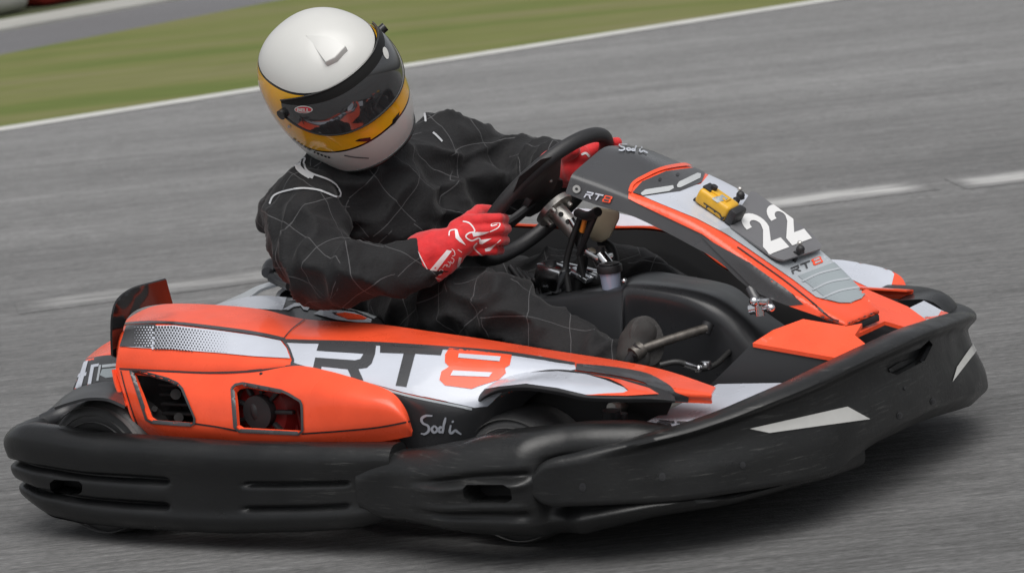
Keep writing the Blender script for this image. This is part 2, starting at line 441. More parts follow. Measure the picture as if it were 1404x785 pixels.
def grassmat(m):
    t = m.node_tree; b = t.nodes['Principled BSDF']; b.inputs['Roughness'].default_value = .9; b.inputs['Specular IOR Level'].default_value = .2
    tc = t.nodes.new('ShaderNodeTexCoord'); mp = t.nodes.new('ShaderNodeMapping'); mp.inputs['Rotation'].default_value = (0, 0, -.60); mp2 = t.nodes.new('ShaderNodeMapping'); mp2.inputs['Scale'].default_value = (.22, 1.3, 1)
    t.links.new(tc.outputs['Object'], mp.inputs[0]); t.links.new(mp.outputs[0], mp2.inputs[0])
    n = t.nodes.new('ShaderNodeTexNoise'); n.inputs['Scale'].default_value = 1.6; n.inputs['Detail'].default_value = 5; t.links.new(mp2.outputs[0], n.inputs['Vector'])
    n2 = t.nodes.new('ShaderNodeTexNoise'); n2.inputs['Scale'].default_value = 14; n2.inputs['Detail'].default_value = 6; t.links.new(mp2.outputs[0], n2.inputs['Vector'])
    c = t.nodes.new('ShaderNodeValToRGB'); e = c.color_ramp.elements; e[0].position = .33; e[0].color = (.11, .14, .036, 1); e[1].position = .68; e[1].color = (.17, .165, .075, 1)
    x = e.new(.5); x.color = (.145, .158, .052, 1)
    t.links.new(n.outputs[0], c.inputs[0])
    r = t.nodes.new('ShaderNodeMapRange'); r.inputs[1].default_value = .3; r.inputs[2].default_value = .7; r.inputs[3].default_value = .9; r.inputs[4].default_value = 1.1; t.links.new(n2.outputs[0], r.inputs[0])
    v = t.nodes.new('ShaderNodeVectorMath'); v.operation = 'SCALE'; t.links.new(c.outputs[0], v.inputs[0]); t.links.new(r.outputs[0], v.inputs['Scale']); t.links.new(v.outputs[0], b.inputs['Base Color'])
grassmat(GRASSM)
PAINT = mat('white track paint', (.52, .52, .50), .7, noise_amt=.08, noise_scale=6)
def wornpaint(strength=1.0):
    m = asphalt('worn white paint', (.158, .158, .158), .13, tone_ramp=True); t = m.node_tree; b = t.nodes['Principled BSDF']
    old = b.inputs['Base Color'].links[0].from_socket
    tc = t.nodes.new('ShaderNodeTexCoord'); mp = t.nodes.new('ShaderNodeMapping'); mp.inputs['Rotation'].default_value = (0, 0, -.72); mp2 = t.nodes.new('ShaderNodeMapping'); mp2.inputs['Scale'].default_value = (.5, 5, 1)
    t.links.new(tc.outputs['Object'], mp.inputs[0]); t.links.new(mp.outputs[0], mp2.inputs[0])
    n = t.nodes.new('ShaderNodeTexNoise'); n.inputs['Scale'].default_value = 6; n.inputs['Detail'].default_value = 7; n.inputs['Roughness'].default_value = .65; t.links.new(mp2.outputs[0], n.inputs['Vector'])
    r = t.nodes.new('ShaderNodeMapRange'); r.inputs[1].default_value = .36; r.inputs[2].default_value = .58; r.inputs[3].default_value = .15; t.links.new(n.outputs[0], r.inputs[0])
    mx = t.nodes.new('ShaderNodeMix'); mx.data_type = 'RGBA'; mx.inputs[7].default_value = (.56, .56, .55, 1); t.links.new(old, mx.inputs[6])
    uv = t.nodes.new('ShaderNodeUVMap'); sp = t.nodes.new('ShaderNodeSeparateXYZ'); t.links.new(uv.outputs[0], sp.inputs[0])
    ed = []
    for k, hi in ((0, .16), (1, .42)):
        a1 = t.nodes.new('ShaderNodeMath'); a1.operation = 'PINGPONG'; a1.inputs[1].default_value = .5; t.links.new(sp.outputs[k], a1.inputs[0])
        b1 = t.nodes.new('ShaderNodeMapRange'); b1.inputs[2].default_value = hi; b1.interpolation_type = 'SMOOTHSTEP'; t.links.new(a1.outputs[0], b1.inputs[0]); ed.append(b1.outputs[0])
    mn = t.nodes.new('ShaderNodeMath'); mn.operation = 'MULTIPLY'; t.links.new(ed[0], mn.inputs[0]); t.links.new(ed[1], mn.inputs[1])
    m4 = t.nodes.new('ShaderNodeMath'); m4.operation = 'MULTIPLY'; t.links.new(mn.outputs[0], m4.inputs[0]); t.links.new(r.outputs[0], m4.inputs[1])
    m5 = t.nodes.new('ShaderNodeMath'); m5.operation = 'MULTIPLY'; m5.inputs[1].default_value = strength; t.links.new(m4.outputs[0], m5.inputs[0]); t.links.new(m5.outputs[0], mx.inputs[0]); t.links.new(mx.outputs[2], b.inputs['Base Color'])
    return m
WORN = wornpaint(.8); WORN2 = wornpaint(.38)
def sheet(name, pts, z, m, kind='structure'):
    me = mesh(name, [(p[0], p[1], z) for p in pts], [list(range(len(pts)))])
    if me.polygons[0].normal.z < 0: me.flip_normals()
    o = link(name, me, m, smooth=False); o['kind'] = kind; return o
sheet('ground', [(-500, -500), (500, -500), (500, 500), (-500, 500)], -.012, mat('dry earth', (.16, .14, .09), .9, noise_amt=.2, noise_scale=2))
A, B = U(0, 178, z=0), U(1140, 0, z=0)
dd = (B-A)/np.linalg.norm(B-A); nn = np.array([-dd[1], dd[0], 0])      # nn points away from the kart
if nn @ (A-np.array([0, 0, 0])) < 0: nn = -nn
e0, e1 = A-dd*60, A+dd*120
sheet('track', [e0, e1, e1-nn*90, e0-nn*90], 0, ASPH)
wl = .085
sheet('track_edge_line', [e0-nn*wl, e1-nn*wl, e1+nn*wl, e0+nn*wl], .004, PAINT)
# grass verge between track and service road
g1, g2 = U(0, 74, z=0), U(360, 4, z=0); gd = (g2-g1)/np.linalg.norm(g2-g1)
gA, gB = g1-gd*60, g1+gd*150
vg = sheet('grass_verge', [e0, e1, gB, gA], -.004, GRASSM)
k1, k2 = U(0, 43, z=0), U(241, 0, z=0); kd = (k2-k1)/np.linalg.norm(k2-k1); kA, kB = k1-kd*60, k1+kd*150
sheet('service_road', [gA, gB, kB, kA], -.008, ASPH2)
kn = np.array([-kd[1], kd[0], 0]); kn = kn if kn @ k1 > 0 else -kn
m = MB(); m.prism([kA-[0, 0, .01], kB-[0, 0, .01], kB+kn*.42-[0, 0, .01], kA+kn*.42-[0, 0, .01]], [kA+[0, 0, .012], kB+[0, 0, .012], kB+kn*.42+[0, 0, .03], kA+kn*.42+[0, 0, .03]])
k = m.build('kerb', mat('pale concrete kerb', (.34, .34, .32), .8, noise_amt=.1, noise_scale=3)); k['kind'] = 'structure'
sheet('far_grass', [kA+kn*.3, kB+kn*.3, kB+kn*80, kA+kn*80], -.006, mat('rough far grass', (.07, .085, .035), .9, noise_amt=.35, noise_scale=1.5))
def dash(px0, py0, px1, py1, wpx, m):
    a, b = U(px0, py0, z=.0015), U(px1, py1, z=.0015); c = U(px0, py0+wpx, z=.0015); d = (b-a)/np.linalg.norm(b-a); n_ = np.array([-d[1], d[0], 0]); h = abs((c-a) @ n_)/2
    me = mesh('track_marking', [a-n_*h, b-n_*h, b+n_*h, a+n_*h], [(0, 1, 2, 3)])
    if me.polygons[0].normal.z < 0: me.flip_normals()
    uv = me.uv_layers.new(name='UVMap'); V_ = {0: (0, 0), 1: (1, 0), 2: (1, 1), 3: (0, 1)}
    for lp in me.loops: uv.data[lp.index].uv = V_[lp.vertex_index]
    o = link('track_marking', me, m, smooth=False); o['kind'] = 'structure'
dash(22, 421, 470, 362, 20, WORN2)
dash(930, 294, 1275, 252, 19, WORN)
dash(1310, 252, 1500, 229, 19, WORN)

# barriers beyond the service road
def barrier(name, px0, px1, pyb0, pyb1, h, m, lab, capm):
    a, b = U(px0, pyb0, z=0), U(px1, pyb1, z=0); d = (b-a); L = np.linalg.norm(d); d = d/L; n = np.array([-d[1], d[0], 0]); n = n if n @ a > 0 else -n
    root = bpy.data.objects.new(name, None); COL.objects.link(root); root.location = a
    q = Matrix(((d[0], n[0], 0), (d[1], n[1], 0), (0, 0, 1)))
    t = MB(); t.box(Vector((a+b)/2+n*.3+[0, 0, h/2]), (L, .5, h), q, .09, 4)
    o = t.build('barrier_body', m, root); 
    t = MB(); t.box(Vector((a+b)/2+n*.3+[0, 0, h+.025]), (L*.96, .42, .05), q, .015, 2); c = t.build('barrier_cap', capm, root)
    for x in (o, c): x.matrix_parent_inverse = Matrix.Translation(-Vector(a))
    prop(root, label=lab, category='barrier', group='crash barriers beyond the service road')
WB = mat('white barrier plastic', (.42, .41, .40), .6, noise_amt=.1, noise_scale=3)
RB = mat('red barrier plastic', (.38, .03, .03), .5, noise_amt=.1, noise_scale=3)
barrier('crash_barrier', -160, 56, 54, 13, 1.1, WB, 'off white crash barrier with rounded edges at the far left beyond the service road', DARK)
barrier('crash_barrier', 70, 150, 9, -5, .9, RB, 'red crash barrier standing just right of the white one', DARK)

# ============================================================ KART
kart = bpy.data.objects.new('go_kart', None); COL.objects.link(kart)
prop(kart, label='orange, white and black rental go-kart number 22 cornering on the grey asphalt track', category='go-kart')

# ---- wheels
def wheel(cx, cy, r, w_, lab=None):
    m = MB(); h = w_/2
    prof = [(r*.50, -h*.72), (r*.62, -h*.95), (r*.80, -h*1.0), (r*.93, -h*.90), (r*.985, -h*.72), (r, -h*.4), (r, 0), (r, h*.4), (r*.985, h*.72), (r*.93, h*.90), (r*.80, h), (r*.62, h*.95), (r*.50, h*.72)]
    m.lathe(prof, (cx, cy, r), seg=64)
    t = m.build('wheel', TYRE, kart, ang=50)
    m = MB(); s = -1 if cy < 0 else 1
    m.lathe([(r*.52, -h*.8), (r*.5, -h*.75), (r*.47, -h*.3), (r*.2, s*h*.3), (r*.14, s*h*.62), (.0, s*h*.64)] if s > 0 else [(r*.52, h*.8), (r*.5, h*.75), (r*.47, h*.3), (r*.2, -h*.3), (r*.14, -h*.62), (0, -h*.64)], (cx, cy, r), seg=40)
    m.lathe([(r*.50, s*h*.78), (r*.53, s*h*.82), (r*.50, s*h*.86), (r*.46, s*h*.8), (r*.44, 0)], (cx, cy, r), seg=40)
    m.build('hub_rim', STEEL, t)
    for rr_ in (.93, .80, .70):
        m = MB(); m.lathe([(r*(rr_-.012), s*h*1.0), (r*rr_, s*h*1.03), (r*(rr_+.012), s*h*(1.0 if rr_ < .9 else .93))], (cx, cy, r), seg=56); m.build('sidewall_ring', DUSTY, t)
    if lab: t['label'] = lab
RW, FW = (-.615, -.565), (.355, -.50)
for s in (1, -1):
    wheel(RW[0], RW[1]*s, .145, .20); wheel(FW[0], FW[1]*s, .132, .14)
# ---- chassis
m = MB()
m.tube([(RW[0], -.50, .14), (RW[0], .50, .14)], .02, n=1)
m.build('rear_axle', STEEL, kart)
m = MB()
for s in (-1, 1):
    m.tube([(-.85, .30*s, .10), (-.5, .33*s, .07), (0, .32*s, .07), (.35, .26*s, .07), (.62, .18*s, .08), (.82, .14*s, .12)], .015)
    m.tube([(.30, .30*s, .09), (.43, .42*s, .12), (.43, .50*s, .13)], .014)
    m.tube([(.0, .32*s, .07), (-.2, .52*s, .1), (.25, .55*s, .1), (.3, .32*s, .08)], .013)
for x in (-.8, -.35, .1, .6): m.tube([(x, -.32 if x < .5 else -.18, .075), (x, .32 if x < .5 else .18, .075)], .014, n=1)
m.build('chassis_frame', DARK, kart)
m = MB(); m.prism([(-.3, -.33, .05), (.35, -.33, .05), (.78, -.22, .06), (.78, .22, .06), (.35, .33, .05), (-.3, .33, .05)], [(-.3, -.33, .056), (.35, -.33, .056), (.78, -.22, .066), (.78, .22, .066), (.35, .33, .056), (-.3, .33, .056)])
m.build('floor_tray', PLASTIC, kart)

# ---- bumpers
def resample(pts, n):
    q = crm([(a, b, 0) for a, b in pts], 30)[:, :2]
    s = np.r_[0, np.cumsum(np.linalg.norm(np.diff(q, axis=0), axis=1))]
    t = np.linspace(0, s[-1], n); return np.stack([np.interp(t, s, q[:, 0]), np.interp(t, s, q[:, 1])], 1), t
def bumper(name, plan, ftop, fbot, mat_, parent, thick=.06, rt=.022, rb=.02, disp=None, n=220, fl=False, tf=None, holes=(), freeze='right'):
    q, t = resample(plan, n)
    tg = np.gradient(q, axis=0); tg /= np.linalg.norm(tg, axis=1)[:, None]
    nrm = np.stack([tg[:, 1], -tg[:, 0]], 1)     # outward for a path running rear -> front on the right side
    zt = []; zb = []; px = [P((a, b, .2))[0] for a, b in q]
    im = int(np.argmax(px)) if freeze == 'right' else None
    il = int(np.argmin(px))
    for i, (a, b) in enumerate(q):
        j = i
        if freeze == 'right' and i > im: j = im
        if freeze == 'left' and i < il: j = il
        if j != i: zt.append(None); zb.append(None); continue
        zt.append(zsolve(a, b, ftop) if callable(ftop) else ftop); zb.append(zsolve(a, b, fbot) if callable(fbot) else fbot)
    for i in range(n):
        if zt[i] is None:
            j = im if freeze == 'right' else il; zt[i] = zt[j]; zb[i] = zb[j]
    zt = np.array(zt); zb = np.array(zb)
    k = np.ones(9)/9
    zt = np.convolve(np.pad(zt, 4, 'edge'), k, 'valid'); zb = np.convolve(np.pad(zb, 4, 'edge'), k, 'valid')
    V = []; ns = 0
    NV = 56
    for i in range(n):
        T = thick if tf is None else tf(t[i]/t[-1])
        r1 = min(rt, T/2, (zt[i]-zb[i])/2.05); r2 = min(rb, T/2, (zt[i]-zb[i])/2.05)
        sec = []
        for k_ in range(7):
            a = math.pi/2*(1-k_/6); sec.append((r1*(1-math.cos(a)), zt[i]-r1+r1*math.sin(a)))
        for k_ in range(1, NV):
            sec.append((0, zt[i]-r1+(zb[i]+r2-zt[i]+r1)*k_/NV))
        for k_ in range(7):
            a = math.pi/2*k_/6; sec.append((r2*(1-math.cos(a)), zb[i]+r2-r2*math.sin(a)))
        for k_ in range(7):
            a = math.pi/2*(1-k_/6); sec.append((T-r2*(1-math.cos(a)), zb[i]+r2-r2*math.sin(a)))
        for k_ in range(1, 8):
            a = math.pi/2*k_/7; sec.append((T-r1*(1-math.cos(a)), zt[i]-r1+r1*math.sin(a)))
        sec = sec[:-1]
        ns = len(sec)
        for o_, z in sec:
            dsp = 0
            if disp is not None and o_ < T/2:
                vv = (zt[i]-z)/(zt[i]-zb[i]); dsp = disp(P((q[i, 0], q[i, 1], z))[0], vv, t[i]/t[-1])
            c = q[i]-nrm[i]*(o_-dsp); V.append((c[0], c[1], z))
    F = grid_faces(n, ns, wrap_c=True); F += [tuple(range(ns))[::-1], tuple(range((n-1)*ns, n*ns))]
    o = link(name, mesh(name, V, F), mat_, parent)
    bm = bmesh.new(); bm.from_mesh(o.data); bmesh.ops.recalc_face_normals(bm, faces=bm.faces[:]); bm.to_mesh(o.data); bm.free()
    autosmooth(o, 50); return o
def F_(pts):
    a = np.array(pts, float); return lambda x: float(np.interp(x, a[:, 0], a[:, 1]))
def sst(a, b, x):
    t = min(1, max(0, (x-a)/(b-a))); return t*t*(3-2*t)
def bulge(v, c, h): return math.exp(-((v-c)/h)**2)
# rear right side bumper
def d_side(px, v, s):
    g = 0
    wl_ = 1-sst(222, 236, px)
    wr_ = sst(325, 345, px)*(1-sst(470, 485, px))
    g -= .020*bulge(v, .43, .035)*wl_ + .020*bulge(v, .70, .035)*wl_
    g -= .012*bulge(v, .43, .03)*wr_ + .012*bulge(v, .70, .03)*wr_
    g += .008*bulge(v, .2, .16) + .004*bulge(v, .56, .09)*wl_ + .006*bulge(v, .85, .1)
    g -= .010*sst(.78, 1, v)
    g -= .020*sst(.36, .95, v)*(1-sst(60, 200, px))
    return g
plan = [(-.78, -.32), (-.855, -.42), (-.885, -.54), (-.865, -.65), (-.79, -.712), (-.65, -.735), (-.3, -.735), (0, -.725), (.17, -.71)]
sb = bumper('side_bumper', plan, F_([(8, 588), (20, 583), (60, 588), (110, 597), (190, 602), (300, 610), (400, 612), (600, 612)]),
            F_([(8, 678), (28, 700), (47, 714), (94, 724), (146, 728), (300, 736), (420, 733), (480, 729), (530, 715)]), BUMPER, kart, .066, .026, .024, d_side, 260, freeze='left')
pocket(sb, [(68, 662), (74, 657), (108, 659), (113, 664), (112, 674), (106, 678), (76, 676), (69, 671)], (0, .045, 0), DARK)
# bulged corner behind the front wheel and under the front bumper
def d_corner(px, v, s):
    g = .05*sst(520, 640, px)*(1-sst(715, 775, px))*bulge(v, .5, .55)+.02*sst(.70, .84, v)*sst(730, 780, px)*(1-sst(1000, 1150, px))
    w_ = sst(560, 640, px)*(1-sst(725, 742, px))
    g -= .016*bulge(v, .36, .05)*w_; g -= .014*bulge(v, .72, .06)*w_
    g += .010*bulge(v, .42, .05)*w_ + .008*bulge(v, .66, .05)*w_
    g -= .02*sst(738, 756, px)*(1-sst(770, 800, px))*sst(0.2, .35, v)
    g -= .02*(sst(.82, 1, v))
    return g
plan = [(.09, -.725), (.2, -.725), (.35, -.73), (.5, -.715), (.64, -.672), (.75, -.595), (.84, -.475), (.89, -.34), (.91, -.15)]
cb = bumper('corner_bumper', plan, F_([(484, 640), (492, 632), (510, 627), (555, 622), (614, 612), (656, 600), (741, 592), (798, 586), (878, 584), (930, 590), (1000, 610), (1180, 600)]),
            F_([(484, 690), (492, 705), (520, 722), (560, 724), (614, 731), (656, 736), (741, 741), (798, 736), (900, 712), (1000, 696), (1140, 664), (1200, 640)]), BUMPER, kart, .10, .04, .03, d_corner, 240)
pocket(cb, [(634, 670), (640, 664), (690, 664), (700, 670), (702, 684), (694, 689), (644, 689), (636, 682)], (0, .06, 0), DARK)
# front bumper
NOSE = [(.50, -.745), (.58, -.73), (.66, -.70), (.78, -.62), (.88, -.48), (.935, -.32), (.955, -.15), (.958, 0), (.945, .15), (.912, .31), (.868, .46), (.80, .57), (.70, .64), (.58, .69), (.45, .70)]
X0 = P((.50, -.745, .15))[0]
ee = [(X0+31*(1-math.cos(t)), math.sin(t)) for t in np.linspace(0, math.pi/2, 12)]
def FT(px): return np.interp(px, [e[0] for e in ee]+[840, 901, 942, 1000, 1099, 1198, 1260, 1308, 1330, 1345, 1356], [668-38*e[1] for e in ee]+[612, 596, 586, 566, 525, 478, 450, 434, 427, 431, 436])
def FB(px): return np.interp(px, [e[0] for e in ee]+[901, 960, 1050, 1124, 1150, 1168, 1238, 1317, 1356], [669+27*e[1] for e in ee]+[693, 686, 671, 657, 650, 634, 603, 566, 552])
def d_front(px, v, s):
    g = .010*bulge(v, .05, .05)*sst(790, 900, px)
    g -= .014*sst(.09, .20, v)*sst(800, 930, px)
    g += .024*sst(.1, .8, v)*sst(1285, 1335, px)
    g += .010*sst(.3, .7, v)*sst(830, 980, px)
    g += .004*math.sin(px*.012)
    g -= .035*sst(.8, 1.0, v)*sst(1150, 1240, px)
    return g
fb = bumper('front_bumper', NOSE, FT, FB, BUMPER, kart, .05, .02, .012, d_front, 300, tf=lambda s: .03+.03*sst(0, .12, s))
# grab slot in the nose
pocket(fb, [(1214, 502), (1224, 492), (1252, 481), (1262, 477), (1274, 466), (1279, 472), (1268, 494), (1230, 514), (1222, 511)], (-.022, .0, 0))
D = Decals(fb)
D.stroke([(1218, 508), (1232, 500), (1252, 492)], [5, 7, 4], BUMPER, 3)
D.stroke([(1263, 496), (1270, 484), (1276, 470)], [4, 5, 3], SATIN, 1)  # lighter satin stroke paints a highlight along the slot's edge
for (a, b, s) in ((1233, 569, 5), (1279, 550, 5), (1018, 637, 5), (1240, 532, 2.6), (799, 667, 6), (908, 653, 6)):
    D.poly([(a+s*.8*math.cos(t), b+s*math.sin(t)) for t in np.linspace(0, 2*math.pi, 13)[:-1]], SATIN, 1, 20)
    D.poly([(a-.5+s*.45*math.cos(t), b+.5+s*.55*math.sin(t)) for t in np.linspace(0, 2*math.pi, 11)[:-1]], PLASTIC, 2, 20)
D.done()
def stickerpart(name, target, pts, m_, parent, layer=2):
    o = link(name, mesh(name, [], []), m_, parent); Dk = Decals(o, target); Dk.poly(pts, m_, layer); Dk.done(); return o
stickerpart('reflector', fb, [(1027, 587), (1161, 557), (1192, 574), (1054, 593)], REFL, fb)
stickerpart('reflector', fb, [(1305, 523), (1311, 503), (1340, 461), (1341, 477)], REFL, fb)
# rear bumper, mostly hidden behind the rear right corner
q = [(-.86, -.42, .16), (-.93, -.2, .17), (-.95, 0, .17), (-.93, .2, .17), (-.86, .42, .16)]
m = MB(); m.tube(q, .045, seg=16); m.tube([(a, b, c+.05) for a, b, c in q], .03, seg=14); m.build('rear_bumper', BUMPER, kart)
# far side bumper (mirror of the near one)
def mirrored(o, name, parent):
    me = o.data.copy(); 
    for v in me.vertices: v.co.y = -v.co.y
    me.flip_normals(); return link(name, me, [], parent)
mirrored(sb, 'side_bumper', kart)
bumper('corner_bumper', [(.81, .46), (.79, .56), (.70, .64), (.52, .68), (.3, .68)], .295, .07, BUMPER, kart, .15, .06, .03, None, 60, freeze='none')

# ---- right side pod
def inb(row): return [(a, b, y+.16*sst(560, 820, a)) for a, b, y in row]
rowA = [(160, 452, -.42), (176, 436, -.40), (205, 421, -.39), (240, 416, -.38), (300, 418, -.38), (360, 424, -.38), (418, 437, -.38), (518, 444, -.38), (590, 454, -.39), (660, 464, -.41), (765, 481, -.45), (854, 495, -.50), (915, 508, -.55), (981, 530, -.62)]
rowB = [(160, 470, -.57), (169, 452, -.57), (200, 444, -.56), (240, 445, -.55), (300, 452, -.54), (350, 459, -.53), (394, 467, -.53), (518, 473, -.53), (590, 477, -.54), (660, 484, -.56), (765, 498, -.60), (854, 517, -.64), (915, 532, -.67), (975, 540, -.68)]
rowC = [(160, 490, -.61), (166, 476, -.61), (200, 477, -.605), (240, 479, -.60), (300, 484, -.60), (350, 489, -.60), (400, 494, -.60), (486, 520, -.62), (560, 542, -.63), (648, 553, -.64), (760, 512, -.62), (850, 530, -.65), (915, 540, -.675), (975, 545, -.68)]
rowD = [(158, 507, -.62), (165, 507, -.62), (200, 508, -.62), (240, 509, -.62), (300, 510, -.62), (350, 508, -.62), (405, 502, -.62), (486, 540, -.62), (560, 570, -.62), (640, 590, -.62), (762, 516, -.61), (852, 536, -.645), (915, 545, -.67), (975, 549, -.675)]
rowE = [(170, 620, -.60), (190, 620, -.60), (215, 620, -.60), (260, 620, -.60), (300, 620, -.60), (350, 620, -.60), (405, 620, -.60), (486, 620, -.60), (560, 625, -.60), (634, 625, -.60), (764, 520, -.60), (854, 541, -.64), (915, 550, -.67), (975, 553, -.675)]
WIN1 = [(181, 509), (190, 509), (231, 521), (243, 527), (249, 534), (266, 572), (266, 578), (261, 581), (210, 577), (203, 573)]
WIN2 = [(320, 534), (325, 529), (335, 527), (385, 537), (394, 541), (411, 551), (413, 556), (414, 588), (409, 593), (330, 589), (324, 584)]
pod = patch('side_pod', [inb(r) for r in (rowA, rowB, rowC, rowD, rowE)], ORANGE, kart, nu=10, nv=6, smooth_it=3, thick=.004)
podbase = pod.data.copy()
pod.data = pod.data.copy()
bigwin = [(182, 513), (232, 518), (415, 524), (425, 590), (410, 602), (210, 600), (192, 580)]
bm = bmesh.new(); bm.from_mesh(pod.data); bm.normal_update()
hole(bm, bigwin); bmesh.ops.delete(bm, geom=[f for f in bm.faces if inpoly(*P(f.calc_center_median()), bigwin)], context='FACES'); bm.to_mesh(pod.data); bm.free(); autosmooth(pod, 35)
D = Decals(pod)
# lower front dark field
D.poly([(404, 501), (420, 504), (486, 519), (555, 540), (647, 557), (700, 527), (780, 500), (800, 520), (800, 560), (700, 590), (640, 640), (555, 612), (540, 590), (500, 560), (430, 520)], GREYS, 1)
# white band behind RT8
D.poly([(392, 471), (397, 469), (518, 472), (660, 483), (740, 489), (788, 501), (790, 507), (760, 512), (720, 522), (690, 536), (668, 556), (648, 558), (640, 556), (555, 538), (486, 519), (404, 500), (398, 488)], WHITE, 2)
D.stroke([(404, 501), (486, 520), (555, 541), (647, 560)], 3, SILVER, 2)
D.stroke([(166, 445), (200, 443), (240, 444), (300, 451), (350, 458), (388, 466), (400, 469), (518, 472.5), (660, 482), (720, 489), (788, 500)], [2.2, 3, 3, 4, 4, 4, 4.5, 4.5, 4, 4, 3], GREYS, 3)
D.stroke([(388, 467), (396, 478), (402, 494), (408, 502), (486, 520)], 3.2, GREYS, 3)
def z4(pts): return [(280+a/2.18, 380+b/2.18) for a, b in pts]
def z5(pts): return [(600+a/2.1225, 380+b/2.1225) for a, b in pts]
D.poly(z4([(345, 197), (515, 203), (512, 232), (502, 260), (487, 273), (462, 276), (478, 310), (441, 300), (430, 277), (352, 269), (350, 282), (326, 274), (333, 243), (452, 251), (468, 247), (478, 231), (337, 222)]), GREYS, 3)
D.poly(z4([(527, 203), (716, 211), (708, 236), (632, 231), (606, 329), (574, 325), (598, 230), (527, 228)]), GREYS, 3)
D.poly(z5([(34, 209), (216, 229), (210, 258), (196, 266), (199, 280), (178, 300), (120, 318), (100, 326), (22, 316), (6, 300), (12, 276), (34, 262), (22, 250), (22, 228)]), ORANGE, 3)
D.poly(z5([(62, 226), (184, 235), (180, 249), (60, 238)]), WHITE, 4)
D.poly(z5([(46, 274), (160, 280), (150, 293), (38, 289)]), WHITE, 4)
# rear silver band with fading dots
D.poly([(165, 475), (174, 447), (240, 447), (300, 454), (350, 461), (385, 468), (393, 478), (398, 492), (350, 489), (300, 484), (235, 479)], WHITE, 2)
D.poly([(165, 475), (174, 447), (205, 445.5), (198, 476)], GREYS, 2.6)
for i in range(34):
    for j in range(9):
        x = 186+i*4.1+(j % 2)*2.05; yt = 448+max(0, (x-235))*.125; yb = 476.5+max(0, x-165)*.065; y = yt+2.2+j*3.5
        if y > yb-1.0 or x > 318: continue
        f = (x-186)/132
        if x < 212:
            rr = .45+1.1*(x-186)/26; D.poly([(x+rr*math.cos(t), y+rr*math.sin(t)) for t in np.linspace(0, 2*math.pi, 7)[:-1]], WHITE, 3.4, 50)
        else:
            rr = 1.75*(1-(x-212)/110)**.7; 
            if rr > .3: D.poly([(x+rr*math.cos(t), y+rr*math.sin(t)) for t in np.linspace(0, 2*math.pi, 7)[:-1]], GREYS, 3.4, 50)
D.poly([(203, 446), (214, 446), (208, 477), (196, 476)], GREYS, 2.8)
D.stroke([(165, 505), (235, 508.5), (290, 510.5), (350, 508), (404, 501.5)], 3, GREYS, 3)
D.stroke([(418, 438), (400, 452), (388, 466)], 1.1, LINE, 2)
# tail stripe
D.stroke([(790, 504), (840, 510), (884, 519), (912, 534), (925, 543), (945, 547)], [8, 11, 13, 14, 12, 8], GREYS, 3)
# script on the dark field
def sodi(D, f, w_, m_, L=3):
    for st in ([(684, 411), (664, 411), (652, 420), (656, 433), (671, 441), (673, 455), (662, 465), (650, 464)], [(690, 440), (682, 450), (689, 461), (699, 452), (690, 440)], [(723, 416), (717, 440), (714, 463)], [(716, 446), (706, 446), (704, 458), (715, 459)], [(738, 438), (735, 457), (741, 462), (750, 454), (757, 458), (768, 466)], [(742, 426), (746, 430)]):
        D.stroke([f(a, b) for a, b in st], w_, m_, L)
sodi(D, lambda a, b: (280+a/2.18, 380+b/2.18), [2.2, 4, 3, 3.6, 2.2], WHITE)
D.done()
# lower bulge with the two openings
rowF = [(158, 506, -.62), (166, 507, -.625), (200, 509, -.625), (240, 511, -.625), (300, 513, -.625), (350, 510, -.625), (405, 501, -.625), (450, 508, -.63), (495, 521, -.635), (535, 536, -.64), (556, 560, -.64), (566, 590, -.64)]
rowG = [(168, 535, -.64), (174, 535, -.64), (205, 540, -.65), (245, 545, -.66), (300, 548, -.665), (350, 545, -.67), (405, 540, -.67), (450, 542, -.68), (495, 548, -.68), (535, 556, -.67), (556, 573, -.66), (565, 592, -.645)]
rowH = [(180, 575, -.65), (186, 575, -.65), (210, 580, -.665), (250, 585, -.67), (300, 589, -.68), (350, 592, -.68), (405, 594, -.685), (450, 592, -.685), (495, 587, -.68), (535, 583, -.67), (556, 584, -.66), (565, 594, -.645)]
rowI = [(196, 597, -.63), (200, 598, -.63), (222, 601, -.645), (255, 605, -.65), (300, 609, -.655), (350, 613, -.66), (405, 616, -.66), (450, 614, -.66), (495, 609, -.66), (535, 603, -.655), (556, 599, -.65), (565, 597, -.642)]
low = patch('engine_cover', [rowF, rowG, rowH, rowI], ORANGE, pod, nu=8, nv=6, smooth_it=4, thick=.012, holes=(WIN1, WIN2))
D = Decals(low)
for wn in (WIN1, WIN2):
    cx_, cy_ = sum(p[0] for p in wn)/len(wn), sum(p[1] for p in wn)/len(wn)
    D.stroke([(a+1.5*(1 if a > cx_ else -1)*min(1, abs(a-cx_)/25), b+1.4*(1 if b > cy_ else -1)) for a, b in wn], 3.4, GREYS, 2.2, smooth=False, closed=True, step=3)
D.stroke([(266, 580), (300, 585), (325, 590)], 2.2, LINE, 1)
D.stroke([(414, 594), (470, 590), (520, 585), (562, 577)], 2.2, LINE, 1)
D.stroke([(166, 508), (173, 535), (186, 575), (196, 597)], 1.6, LINE, 1)
D.done()
